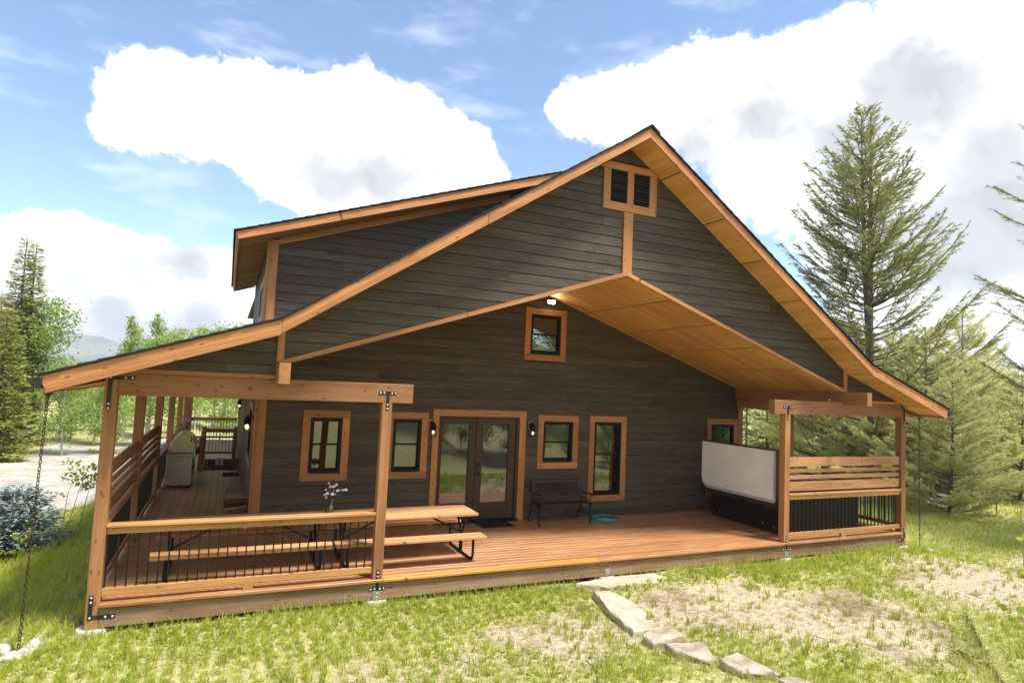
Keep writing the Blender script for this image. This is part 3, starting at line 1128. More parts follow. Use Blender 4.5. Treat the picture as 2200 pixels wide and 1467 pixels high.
def build_gable():
    MG = front_matrix(0.02)
    s1, s2 = (ZR - ZK) / XK, (ZK - ZE) / (XE - XK)
    # gable core and boards
    left = [(1.90, 2.87), (XR, 4.63), (XR, ZR - 0.12), (1.90, ZK - 0.10)]
    right = [(2 * XR - a, b) for a, b in left][::-1]
    tl = [(0.10, 2.655), (1.90, 2.655), (1.90, 3.29), (0.10, 2.69)]
    tr = [(2 * XR - a, b) for a, b in tl][::-1]
    core = sheet('gable_wall', MG, [left, right, tl, tr], [], SHEATH, -0.10, 0.0)
    for k, p in enumerate((left, right, tl, tr)):
        siding(core, MG, p, 2.66 + 0.018, (), 20 + k)
    trim = []
    for x0, x1, z0, z1 in ((1.862, 1.950, 2.875, 3.30), (2 * XR - 1.950, 2 * XR - 1.862, 2.875, 3.30), (7.158, 7.342, 4.640, 5.690)):
        MB().box(x0, x1, z0, z1, 0.0005, 0.045).build('gable_trim', TRIM, house, MG, 0.003)
    for s in (-1, 1):
        MB().box(*sorted((XR + s * (XR - 0.22), XR + s * (XR - 1.86))), 2.658, 2.712, 0.0005, 0.043).build('gable_trim', TRIM, house, MG, 0.003)
        # sloping trim at the foot of the gable, over the vault opening
        a = (XR, 4.617), (XR, 4.682), (XR + s * 5.40, 2.882), (XR + s * 5.24, 2.867)
        p = [(q[0], q[1], 0.001) for q in a]
        d = Vector((s * 5.4, -1.8, 0)).normalized()
        MB().prism(p, (0, 0, 0.05), 0, (d, Vector((0, 0, 1)), d.cross(Vector((0, 0, 1))))).build('gable_trim', TRIM, house, MG, 0.003)
    # vent with two louvred openings
    vt = MB()
    for x0, x1, z0, z1 in ((6.738, 6.871, 5.697, 6.384), (7.208, 7.335, 5.833, 6.384), (7.667, 7.812, 5.697, 6.384), (6.872, 7.666, 5.697, 5.832)):
        vt.box(x0, x1, z0, z1, 0.001, 0.05)
    vent = vt.build('gable_vent', TRIM, house, MG, 0.003)
    MB().prism([(6.664, 6.386, 0.001), (7.836, 6.386, 0.001), (7.66, 6.505, 0.001), (6.84, 6.505, 0.001)], (0, 0, 0.05)).build('vent_header', TRIM, vent, MG, 0.003)
    for x0, x1 in ((6.872, 7.207), (7.336, 7.666)):
        MB().box(x0, x1, 5.833, 6.384, 0.001, 0.008).build('vent_backing', BLACKP, vent, MG)
        n = 13
        for k in range(n):
            z = 5.845 + (6.375 - 5.845) * (k + 0.5) / n
            MB().bar((x0, z, 0.026), (x1, z, 0.026), 0.006, 0.040, (0, 0.70, 0.70)).build('louvre', BLACKV, vent, MG)
    # fascia boards on the rake
    for s in (-1, 1):
        P = lambda dx, z: (XR + s * dx, z, -YF + 0.02)
        fh = 0.178
        quads = [[P(0.0, ZR), P(0.0, ZR - fh + 0.02), P(2.75, ZR - s1 * 2.75 - fh), P(2.75, ZR - s1 * 2.75)],
                 [P(2.753, ZR - s1 * 2.753), P(2.753, ZR - s1 * 2.753 - fh), P(XK - 0.003, ZK - fh), P(XK - 0.003, ZK)],
                 [P(XK, ZK), P(XK, ZK - fh - 0.012), P(XE - 0.065, ZE - 0.176), P(XE, ZE)]]
        for q in quads:
            d = (Vector(q[3]) - Vector(q[0])).normalized()
            n_ = Vector((0, 0, 1))
            MB().prism(q, (0, 0, -0.042), 0, (d, n_.cross(d), n_)).build('rake_board', FASCIA, house, MG, 0.004)
        # soffit panels between the rake board and the gable wall
        segs = [(0.0, 0.66), (0.66, 1.63), (1.63, 2.54), (2.54, 3.5), (3.5, 4.45), (4.45, XK), (XK, 6.15), (6.15, 7.20), (7.20, XE - 0.07)]
        zf = lambda dx: (ZR - s1 * dx if dx <= XK else ZK - s2 * (dx - XK)) - fh + 0.022
        for a, b in segs:
            q = [(XR + s * (a + 0.014), YF + 0.043, zf(a + 0.014)), (XR + s * (b - 0.014), YF + 0.043, zf(b - 0.014)), (XR + s * (b - 0.014), -0.006, zf(b - 0.014)), (XR + s * (a + 0.014), -0.006, zf(a + 0.014))]
            d = (Vector(q[1]) - Vector(q[0])).normalized()
            yv = Vector((0, 1, 0))
            MB().prism(q, (0, 0, 0.012), 0, (yv, d, yv.cross(d))).build('soffit_panel', PLY, house)
            jb = zf(b)
            MB().prism([(XR + s * (b - 0.03), YF + 0.045, zf(b - 0.03) + 0.0125), (XR + s * (b + 0.03), YF + 0.045, zf(b + 0.03) + 0.0125), (XR + s * (b + 0.03), -0.008, zf(b + 0.03) + 0.0125), (XR + s * (b - 0.03), -0.008, zf(b - 0.03) + 0.0125)], (0, 0, 0.01)).build('soffit_joint', PLYGAP, house)


build_gable()


def slope_slab(mb, pa, pb, y0, y1, th, mat=0):
    """slab between profile points pa, pb=(x,z) from y0 to y1, th thick upwards"""
    q = [(pa[0], y0, pa[1]), (pb[0], y0, pb[1]), (pb[0], y1, pb[1]), (pa[0], y1, pa[1])]
    mb.prism(q, (0, 0, th), mat)


def shingle_run(mb, pa, pb, y0, y1, step=0.19):
    """overlapping shingle courses from eave pb up to pa"""
    a, b = Vector((pa[0], 0, pa[1])), Vector((pb[0], 0, pb[1]))
    L = (a - b).length
    d = (a - b).normalized()
    n = Vector((-d.z, 0, d.x))
    if n.z < 0:
        n = -n
    k = 0
    while k * step < L:
        p0 = b + d * (k * step)
        p1 = b + d * min(L, k * step + step + 0.05)
        q = [p0 + n * 0.001, p0 + n * 0.024, p1 + n * 0.010, p1 + n * 0.001]
        j = random.uniform(-0.006, 0.006)
        mb.prism([(v.x, y0 + j, v.z) for v in q], (0, y1 - y0, 0))
        k += 1


def build_roof():
    fh = 0.178
    YB = YEND + 0.55
    for s in (-1, 1):
        P = lambda dx, z: (XR + s * dx, z)
        core = MB()
        slope_slab(core, P(0, ZR - 0.10), P(XK, ZK - 0.10), YF + 0.045, YB, 0.098)
        slope_slab(core, P(XK, ZK - 0.10), P(XE - 0.02, ZE - 0.10), YF + 0.045, YB, 0.098)
        rf = core.build('roof', PLY, house)
        sh = MB()
        oh = 0.03
        shingle_run(sh, P(0, ZR + 0.012), P(XK, ZK + 0.012), YF - oh, YB)
        shingle_run(sh, P(XK, ZK + 0.012), P(XE + 0.03, ZE + 0.004), YF - oh, YB)
        o = sh.build('shingles', SHINGLE, rf)
        o['kind'] = 'stuff'
        de = MB()
        for pa, pb in ((P(0, ZR), P(XK, ZK)), (P(XK, ZK), P(XE + 0.01, ZE))):
            q = [(pa[0], YF - 0.012, pa[1] - 0.002), (pb[0], YF - 0.012, pb[1] - 0.002), (pb[0], YF - 0.012, pb[1] + 0.014), (pa[0], YF - 0.012, pa[1] + 0.014)]
            de.prism(q, (0, 0.03, 0))
        de.build('drip_edge', GUTTER, rf)
        # eave board and side porch ceiling
        MB().box(*sorted((XR + s * (XE - 0.07), XR + s * (XE - 0.03))), YF + 0.05, YB, ZE - 0.178, ZE - 0.012).build('eave_board', FASCIA, rf, None, 0.003)
        cl = MB()
        slope_slab(cl, P(XR - 1.95, 3.02 + 0.35 * 0.2), P(XE - 0.08, ZE - 0.16), 0.16, YB, 0.012)
        cl.build('side_porch_ceiling', PLY, rf)
        # gutter (K profile), open at the end
        gx = XR + s * (XE - 0.028)
        prof = [(0.0, 0.0), (0.0, -0.105), (0.075, -0.105), (0.100, -0.06), (0.135, -0.02), (0.135, 0.0), (0.128, 0.0), (0.128, -0.017), (0.095, -0.056), (0.071, -0.098), (0.006, -0.098), (0.006, 0.0)]
        q = [(gx + s * a, YF - 0.01, ZE - 0.022 + b) for a, b in prof]
        g = MB().prism(q, (0, YB - YF, 0))
        q = [(gx + s * a, YF - 0.013, ZE - 0.022 + b) for a, b in prof[:6]]
        g.prism(q, (0, 0.006, 0))
        g.build('gutter', GUTTER, rf)
    # ridge cap
    rc = MB()
    for k in range(60):
        y = YF - 0.035 + k * 0.32
        if y > YB:
            break
        for s in (-1, 1):
            q = [(XR, y, ZR + 0.045), (XR + s * 0.16, y, ZR + 0.045 - 0.105), (XR + s * 0.16, y, ZR + 0.057 - 0.105), (XR, y, ZR + 0.060)]
            rc.prism(q, (0, 0.36, 0.0))
    rc.build('ridge_cap', SHINGLE, house)


build_roof()


def build_vault():
    """plywood ceiling of the porch vault"""
    m = 0.334
    for s in (-1, 1):
        zf = lambda dx: 4.622 - m * dx
        back = MB().prism([(XR, 0.01, zf(0) + 0.012), (XR + s * 5.32, 0.01, zf(5.32) + 0.012), (XR + s * 5.32, D - 0.03, zf(5.32) + 0.012), (XR, D - 0.03, zf(0) + 0.012)], (0, 0, 0.02))
        c = back.build('vault_ceiling', PLYGAP, house)
        ds = [0.0, 0.95, 1.98, 3.03, 4.08, 5.31]
        ys = [0.022, 1.12, 2.60, D - 0.03]
        for a, b in zip(ds[:-1], ds[1:]):
            for y0, y1 in zip(ys[:-1], ys[1:]):
                g = 0.017
                a2, b2 = a + g, b - g
                q = [(XR + s * a2, y0 + g, zf(a2)), (XR + s * b2, y0 + g, zf(b2)), (XR + s * b2, y1 - g, zf(b2)), (XR + s * a2, y1 - g, zf(a2))]
                d = Vector((s, 0, -m)).normalized()
                yv = Vector((0, 1, 0))
                MB().prism(q, (0, 0, 0.009), 0, (d, yv, d.cross(yv))).build('ceiling_panel', PLY, c)


build_vault()


def build_dormer():
    MF = front_matrix(D - 0.001)
    x0, z0, sl = 1.264, 5.0, 0.347
    zt = lambda x: z0 + sl * (x - x0)
    zm = lambda x: ZK + (ZR - ZK) / XK * (x - (XR - XK))       # main roof
    poly = [(1.83, 3.35), (2.2, 3.45), (7.15, zt(7.15) - 0.28), (7.15, zt(7.15) - 0.17), (1.83, zt(1.83) - 0.17)]
    core = sheet('dormer_wall', MF, [[(1.83, 3.40), (7.1, 6.75), (7.1, 6.86), (1.83, zt(1.83) - 0.15)]], [])
    siding(core, MF, [(1.955, 3.45), (7.05, 6.70), (7.05, 6.86), (1.955, zt(1.955) - 0.16)], 3.52, (), 40)
    MB().box(1.822, 1.960, 3.45, zt(1.82) - 0.14, 0.0, 0.045).build('corner_board', TRIM, house, MF, 0.003)
    # sloping frieze under the rake
    d = Vector((1, sl, 0)).normalized()
    q = [(1.961, zt(1.961) - 0.27, 0.0), (6.3, zt(6.3) - 0.27, 0.0), (6.3, zt(6.3) - 0.145, 0.0), (1.961, zt(1.961) - 0.145, 0.0)]
    MB().prism(q, (0, 0, 0.055), 0, (d, Vector((-d.y, d.x, 0)), Vector((0, 0, 1)))).build('frieze_board', FASCIA, house, MF, 0.003)
    # side wall of the dormer, with its window
    MS = side_matrix(1.828)
    sc = sheet('dormer_side_wall', MS, [[(-9.0, 3.35), (-D - 0.05, 3.35), (-D - 0.05, 5.06), (-9.0, 5.06)]], [])
    siding(sc, MS, [(-9.0, 3.38), (-D - 0.01, 3.38), (-D - 0.01, 5.04), (-9.0, 5.04)], 3.52, (), 44)
    window(MS, -5.15, -3.50, 3.66, 4.50)
    MB().box(-D - 0.13, -D - 0.002, 3.42, 5.04, 0.0, 0.045).build('corner_board', TRIM, house, MS, 0.003)
    # roof
    YD0, YD1 = D - 0.60, 9.6
    core = MB()
    slope_slab(core, (x0 + 0.02, zt(x0 + .02) - 0.10), (7.2, zt(7.2) - 0.10), YD0 + 0.045, YD1, 0.098)
    rf = core.build('dormer_roof', PLY, house)
    q = [(x0, YD0, zt(x0)), (7.2, YD0, zt(7.2)), (7.2, YD0, zt(7.2) - 0.165), (x0 + 0.045, YD0, zt(x0) - 0.125)]
    dd = Vector((1, 0, sl)).normalized()
    MB().prism(q, (0, 0.042, 0), 0, (dd, Vector((0, 1, 0)), dd.cross(Vector((0, 1, 0))))).build('rake_board', FASCIA, rf, None, 0.004)
    q = [(x0, YD0 + 0.043, zt(x0)), (x0 + 0.045, YD0 + 0.043, zt(x0) - 0.125), (x0 + 0.085, YD0 + 0.043, zt(x0) - 0.112), (x0 + 0.04, YD0 + 0.043, zt(x0) + 0.013)]
    MB().prism(q, (0, YD1 - YD0 - 0.05, 0), 0, (Vector((0, 1, 0)), Vector((0, 0, 1)), Vector((1, 0, 0)))).build('eave_board', FASCIA, rf)
    zs = lambda x: zt(x) - 0.135
    ys = [YD0 + 0.05, D - 0.005, 4.1, 5.3, 6.5, 7.7, 8.9, YD1]
    for y0, y1 in zip(ys[:-1], ys[1:]):
        x1 = 7.1 if y1 < D + 0.01 else 1.80
        q = [(x0 + 0.09, y0 + 0.006, zs(x0 + 0.09)), (x1, y0 + 0.006, zs(x1)), (x1, y1 - 0.006, zs(x1)), (x0 + 0.09, y1 - 0.006, zs(x0 + 0.09))]
        MB().prism(q, (0, 0, 0.012), 0, (dd, Vector((0, 1, 0)), dd.cross(Vector((0, 1, 0))))).build('soffit_panel', PLY, rf)
    sh = MB()
    shingle_run(sh, (7.2, zt(7.2) + 0.012), (x0 - 0.03, zt(x0 - 0.03) + 0.012), YD0 - 0.03, YD1 + 0.03)
    o = sh.build('shingles', SHINGLE, rf)
    o['kind'] = 'stuff'


build_dormer()

# ------------------------------------------------------------------ timber frame of the porch
PW = 0.138
SIDE_Y = [2.866, 6.085, 9.40, 12.70, 15.85, 18.90]


def strap_mesh(pieces, bolts, t=0.005):
    mb = MB()
    for p in pieces:
        mb.box(p[0], p[1], p[2], p[3], 0.0005, t)
    for u, v in bolts:
        mb.lathe([(0.0125, 0.0), (0.0125, 0.006), (0.009, 0.011)], (u, v, t), 8, 1)
    return mb


def build_frame():
    MF = front_matrix(0.0)
    posts = []
    hb, ht = 2.391, 2.658
    spec = [(0.0, -0.285, ht), (3.278, 0.002, hb - 0.001), (10.967, 0.002, hb - 0.001), (W - PW, -0.34, ht)]
    for k, (x, z0, z1) in enumerate(spec):
        posts.append(MB().box(x, x + PW, 0.0, PW, z0, z1).build('post', TIMBER, house, None, 0.008, 2))
    for y in SIDE_Y:
        for x in (0.0, W - PW):
            MB().box(x, x + PW, y, y + PW, -0.45, hb - 0.001).build('post', TIMBER, house, None, 0.006)
    b1 = MB().box(PW + 0.001, 3.7066, 0.0, 0.14, hb, ht).build('beam', TIMBER, house, None, 0.008, 2)
    b2 = MB().box(10.686, W - PW - 0.001, 0.0, 0.14, hb, ht).build('beam', TIMBER, house, None, 0.008, 2)
    for x in (0.0, W - PW):
        MB().box(x, x + PW, PW + 0.002, YEND + 0.5, hb, ht - 0.02).build('beam', TIMBER, house, None, 0.006)
    for x in (1.862, 12.508):
        MB().box(x, x + 0.135, -0.55, D - 0.03, 2.602, 2.862).build('beam', TIMBER, house, None, 0.008, 2)
    MB().box(12.56, 12.70, 0.15, D - 0.03, 2.40, 2.600).build('beam', TIMBER, house, None, 0.006)

    # black angle straps and tee straps with bolts
    def L_top(x, s):
        u = lambda a: x + s * a
        lo = lambda a, b: sorted((u(a), u(b)))
        pc = [(*lo(0.030, 0.075), 2.42 - 0.20, 2.622), (*lo(0.0755, 0.300), 2.577, 2.622)]
        bl = [(u(0.052), 2.60), (u(0.052), 2.29), (u(0.052), 2.24), (u(0.205), 2.60), (u(0.275), 2.60)]
        return strap_mesh(pc, bl)
    L_top(0.0, 1).build('angle_strap', [STRAP, BOLT], posts[0], MF)
    L_top(W, -1).build('angle_strap', [STRAP, BOLT], posts[3], MF)

    def L_bot(x, s, z):
        u = lambda a: x + s * a
        lo = lambda a, b: sorted((u(a), u(b)))
        pc = [(*lo(0.030, 0.075), z, z + 0.275), (*lo(0.0755, 0.300), z, z + 0.045)]
        bl = [(u(0.052), z + 0.022), (u(0.052), z + 0.195), (u(0.052), z + 0.250), (u(0.205), z + 0.022), (u(0.275), z + 0.022)]
        return strap_mesh(pc, bl)
    L_bot(0.0, 1, -0.175).build('angle_strap', [STRAP, BOLT], posts[0], MF)
    L_bot(W, -1, -0.175).build('angle_strap', [STRAP, BOLT], posts[3], MF)
    for k, x in ((1, 3.347), (2, 11.036)):
        pc = [(x - 0.13, x + 0.13, 2.505, 2.550), (x - 0.022, x + 0.022, 2.29, 2.5045)]
        bl = [(x - 0.105, 2.527), (x - 0.055, 2.527), (x + 0.055, 2.527), (x + 0.105, 2.527), (x, 2.365), (x, 2.312)]
        strap_mesh(pc, bl).build('tee_strap', [STRAP, BOLT], posts[k], MF)
        strap_mesh([(x - 0.022, x + 0.022, 0.006, 0.115)], [(x, 0.085), (x, 0.035)]).build('strap_plate', [STRAP, BOLT], posts[k], MF)
        pc = [(x - 0.11, x + 0.11, -0.150, -0.112), (x - 0.02, x + 0.02, -0.1115, -0.042)]
        bl = [(x - 0.088, -0.131), (x - 0.036, -0.131), (x + 0.036, -0.131), (x + 0.088, -0.131)]
        strap_mesh(pc, bl, 0.004).build('tee_strap', [STRAP, BOLT], posts[k], MF)
    # small bracket where the right purlin crosses the beam
    strap_mesh([(12.11, 12.18, 2.665, 2.715)], [(12.13, 2.695), (12.16, 2.695)]).build('tie_plate', [STRAP, BOLT], b2, MF)
    return posts


build_frame()

# ------------------------------------------------------------------ deck
deck = empty('porch_deck', (0, 0, -0.3))
tag(deck, 'reddish brown stained plank deck wrapping round the cabin', 'deck')


def cpart(o):
    return child(o, deck)


def build_deck():
    bw, gap = 0.1400, 0.0045
    rnd = random.Random(4)
    # front porch: boards run along the front edge; the first one is the overhanging lip
    y = -0.042
    row = 0
    while y < D - 0.02:
        y1 = min(y + bw - gap, D - 0.006)
        if row == 0:
            segs = [(PW + 0.002, 3.42), (3.422, 6.90), (6.902, 10.95), (10.952, W - PW - 0.002)]
        else:
            segs, x = [], (0.005 if y > PW else PW + 0.002)
            xe = W - 0.005 if y > PW else W - PW - 0.002
            c = x + rnd.uniform(1.2, 4.5)
            while c < xe - 0.8:
                segs.append((x, c))
                x = c + 0.002
                c += rnd.choice((3.05, 3.66, 4.27))
            segs.append((x, xe))
        for k, (a, b) in enumerate(segs):
            dz = rnd.uniform(-0.0012, 0.0)
            m = LIPW if (row == 0 and k == 1) else DECKW
            mb = MB().box(a, b, y, y1, -0.038 + dz, dz)
            o = mb.build('deck_board', m, None, None, 0.004)
            cpart(o)
        y += bw
        row += 1
    # side walks: boards run back along the walls
    for x0, x1, side in ((0.005, XL - 0.03, -1), (XRW + 0.03, W - 0.005, 1)):
        x = x0
        while x < x1 - 0.03:
            xe = min(x + bw - gap, x1)
            ya = D + 0.003
            cuts = [ya]
            c = ya + rnd.uniform(1.0, 3.6)
            while c < 18.2:
                cuts.append(c)
                c += rnd.choice((3.05, 3.66, 4.27))
            cuts.append(19.06)
            for a, b in zip(cuts[:-1], cuts[1:]):
                parts = [(a, b)]
                if side < 0 and xe > 0.96:                  # stair opening
                    parts = []
                    if a < 10.55:
                        parts.append((a, min(b, 10.55)))
                    if b > 13.05:
                        parts.append((max(a, 13.05), b))
                for p, q in parts:
                    if q - p < 0.03:
                        continue
                    dz = rnd.uniform(-0.0012, 0.0)
                    cpart(MB().box(x, xe, p + 0.001, q - 0.001, -0.038 + dz, dz).build('deck_board', DECKW, None, None, 0.004))
            x += bw
    # rim beams
    for a, b in ((PW + 0.002, 3.345), (3.347, 7.08), (7.082, 11.035), (11.037, W - PW - 0.002)):
        cpart(MB().box(a, b, 0.001, 0.09, -0.275, -0.0395).build('rim_beam', RIMW, None, None, 0.006))
    for x in (0.02, W - 0.11):
        cpart(MB().box(x, x + 0.09, PW + 0.002, 19.05, -0.275, -0.0395).build('rim_beam', RIMW, None, None, 0.006))
    cpart(MB().box(0.02, XL, 19.051, 19.12, -0.275, -0.002).build('rim_beam', RIMW, None))
    cpart(MB().box(0.93, XL - 0.05, 13.0, 13.045, -0.235, -0.002).build('stair_header', PALLET, None))
    cpart(MB().box(0.93, XL - 0.05, 10.551, 10.59, -0.235, -0.002).build('stair_header', PALLET, None))
    for x in np.arange(0.6, W - 0.3, 1.2):
        cpart(MB().box(x, x + 0.04, 0.092, D - 0.02, -0.24, -0.0395).build('joist', RIMW, None))
    for y in np.arange(3.2, 19, 1.6):
        if 10.4 < y < 13.1:
            continue
        cpart(MB().box(0.112, XL - 0.05, y, y + 0.04, -0.24, -0.0395).build('joist', RIMW, None))
        cpart(MB().box(XRW + 0.05, W - 0.112, y, y + 0.04, -0.24, -0.0395).build('joist', RIMW, None))
    # galvanised post bases on concrete pads
    for x, w in ((3.347, 0.052), (7.075, 0.05), (11.036, 0.05)):
        o = strap_mesh([(x - w, x + w, -0.268, -0.158)], [(x, -0.195), (x, -0.24)], 0.004).build('post_base', [ZINC, ZINC], None, front_matrix(-0.0008))
        cpart(o)
    for x in (0.07, 3.347, 7.075, 11.036, W - 0.07):
        g = gz(x, -0.02)
        mb = MB().lathe([(0.17, min(g, -0.35) - 0.15), (0.165, -0.30), (0.15, -0.285)], (x, 0.09, 0.0), 14)
        cpart(mb.build('footing', CONCRETE, None))


build_deck()

# ------------------------------------------------------------------ railings
def rail_run(root, M, u0, u1, slats, first, step, blocks=(), mat=RAILW, y=0.05, cap=(0.855, 0.893)):
    """one bay in wall coordinates: u along, v up, w outward (negative = inwards)"""
    def put(mb, name, m, bev=0.003):
        o = mb.build(name, m, None, M, bev)
        return child(o, root)
    put(MB().box(u0, u1, cap[0], cap[1], -0.135, 0.004), 'cap_rail', mat, 0.005)
    put(MB().box(u0, u1, 0.776, cap[0] - 0.001, -0.082, -0.030), 'top_rail', mat)
    put(MB().box(u0, u1, 0.078, 0.158, -0.082, -0.030), 'bottom_rail', mat)
    u = first
    while u < u1 - 0.03:
        put(MB().box(u - 0.0085, u + 0.0085, 0.150, 0.782, -0.0645, -0.0475), 'baluster', BALU, 0)
        u += step
    for b in blocks:
        put(MB().box(b - 0.06, b + 0.06, 0.002, 0.077, -0.082, -0.030), 'support_block', mat)
    for z0, z1 in slats:
        put(MB().box(u0, u1, z0, z1, -0.085, -0.047), 'slat', SLATW)


SL = ((1.395, 1.570), (1.277, 1.347), (1.155, 1.228), (0.935, 1.105))


def build_rails():
    r = empty('front_railing', (1.7, 0.05, 0))
    tag(r, 'low front railing with black balusters before the picnic tables', 'railing', 'porch railings')
    rail_run(r, front_matrix(0.0), PW + 0.001, 3.277, (), 0.160, 0.1074, (1.713,))
    r = empty('front_railing', (12.7, 0.05, 0))
    tag(r, 'front railing with four wood slats above its cap beside the hot tub', 'railing', 'porch railings')
    rail_run(r, front_matrix(0.0), 11.106, W - PW - 0.001, SL, 11.204, 0.1085, (12.63,))
    words = ['slatted side railing by the front left corner post, above black balusters', 'second slatted side railing from the front along the left walk',
             'side railing with plain cap just behind the grill', 'side railing with plain cap beside the stair opening',
             'side railing with plain cap beyond the stair opening', 'short side railing at the far end of the left walk']
    ys = [PW] + SIDE_Y
    for k in range(6):
        a = ys[k] + (PW if k else 0) + 0.001
        b = ys[k + 1] - 0.001
        r = empty('side_railing', (0.05, (a + b) / 2, 0))
        tag(r, words[k], 'railing', 'porch railings')
        rail_run(r, side_matrix(0.0), -b, -a, SL if k < 2 else (), -b + 0.08, 0.108, (-(a + b) / 2,), PALLET if k > 1 else SLATW)
    rw = ['plain capped railing on the right edge beside the hot tub', 'second plain capped railing along the right edge of the deck']
    for k in range(2):
        a = ys[k] + (PW if k else 0) + 0.001
        b = ys[k + 1] - 0.001
        r = empty('side_railing', (W - 0.05, (a + b) / 2, 0))
        tag(r, rw[k], 'railing', 'porch railings')
        rail_run(r, right_matrix(W), a, b, (), a + 0.08, 0.108, ((a + b) / 2,), PALLET)
    r = empty('end_railing', (0.95, 18.97, 0))
    tag(r, 'railing with black balusters closing the far end of the left walk', 'railing', 'porch railings')
    rail_run(r, front_matrix(18.93), PW + 0.002, XL - 0.04, (), 0.23, 0.107, (), RAILW)
    # guard round the stair opening
    st = empty('stair_guard', (0.8, 11.7, 0))
    tag(st, 'brown newel posts and railing around the stair opening in the deck', 'railing')

    def put(mb, name, m, bev=0.004):
        return child(mb.build(name, m, None, None, bev), st)
    for x, y, z in ((0.72, 10.36, 0.93), (0.72, 11.75, 0.95), (0.72, 13.06, 0.99), (1.60, 13.06, 0.99)):
        p = put(MB().box(x, x + 0.11, y, y + 0.11, 0.002, z), 'newel_post', PALLET, 0.006)
    for y0, y1 in ((10.472, 11.748), (11.862, 13.058)):
        put(MB().box(0.725, 0.825, y0, y1, 0.855, 0.90), 'handrail', PALLET)
        put(MB().box(0.75, 0.80, y0, y1, 0.09, 0.16), 'bottom_rail', PALLET)
        for y in np.arange(y0 + 0.1, y1 - 0.05, 0.125):
            put(MB().box(0.766, 0.784, y, y + 0.018, 0.155, 0.858), 'baluster', BALU, 0)
    put(MB().box(0.832, 1.598, 13.085, 13.135, 0.82, 0.93), 'handrail', PALLET)
    put(MB().box(0.832, 1.598, 13.09, 13.13, 0.15, 0.22), 'bottom_rail', PALLET)
    for x in np.arange(0.92, 1.58, 0.094):
        put(MB().box(x, x + 0.016, 13.102, 13.118, 0.215, 0.825), 'baluster', BALU, 0)


build_rails()

# ------------------------------------------------------------------ picnic tables
def picnic_table(x0, x1, label):
    cx, cy = (x0 + x1) / 2, 0.97
    root = empty('picnic_table', (cx, cy, 0))
    tag(root, label, 'picnic table', 'picnic tables set end to end')

    def put(mb, name, m, bev=0.004):
        return child(mb.build(name, m, None, None, bev), root)
    n = 5
    w = 0.705 / n
    for k in range(n):
        y = cy - 0.3525 + k * w
        put(MB().box(x0 + random.uniform(0, 0.004), x1 - random.uniform(0, 0.004), y + 0.002, y + w - 0.002, 0.642, 0.680), 'table_plank', TABLEW)
    put(MB().box(cx - 0.045, cx + 0.045, cy - 0.29, cy + 0.29, 0.603, 0.6415), 'cleat', TABLEW)
    for s in (-1, 1):
        yc = cy + s * 0.575
        put(MB().box(x0 + 0.005, x1 + 0.005, yc - 0.138, yc + 0.138, 0.372, 0.411), 'seat_plank', TABLEW)
    for x in (x0 + 0.19, x1 - 0.15):
        fr = MB()
        r = 0.021
        # base tube with turned-up ends under the seats
        pts = [(x, cy - 0.52, 0.370), (x, cy - 0.545, 0.30), (x, cy - 0.545, 0.10), (x, cy - 0.50, 0.03), (x, cy - 0.44, 0.0215),
               (x, cy + 0.44, 0.0215), (x, cy + 0.50, 0.03), (x, cy + 0.545, 0.10), (x, cy + 0.545, 0.30), (x, cy + 0.52, 0.370)]
        fr.tube(pts, r, 10)
        fr.tube([(x + 0.005, cy - 0.02, 0.035), (x + 0.005, cy - 0.02, 0.30), (x + 0.005, cy - 0.07, 0.40), (x + 0.005, cy - 0.19, 0.56), (x + 0.005, cy - 0.20, 0.640)], 0.018, 10)
        fr.tube([(x - 0.005, cy + 0.02, 0.035), (x - 0.005, cy + 0.02, 0.30), (x - 0.005, cy + 0.07, 0.40), (x - 0.005, cy + 0.19, 0.56), (x - 0.005, cy + 0.20, 0.640)], 0.018, 10)
        put(fr, 'leg_frame', IRON, 0)
        s = 1 if x < cx else -1
        put(MB().bar((x + s * 0.03, cy, 0.33), (x + s * 0.62, cy, 0.635), 0.006, 0.028), 'brace', IRON, 0)
        for q in (-1, 1):
            put(MB().box(x - 0.02, x + 0.02, cy + q * 0.575 - 0.12, cy + q * 0.575 + 0.12, 0.364, 0.3715), 'seat_bracket', IRON, 0)
    return root


picnic_table(0.555, 2.785, 'wooden picnic table nearer the corner post, behind the low railing')
picnic_table(2.815, 5.045, 'wooden picnic table reaching out past the post toward the french door')


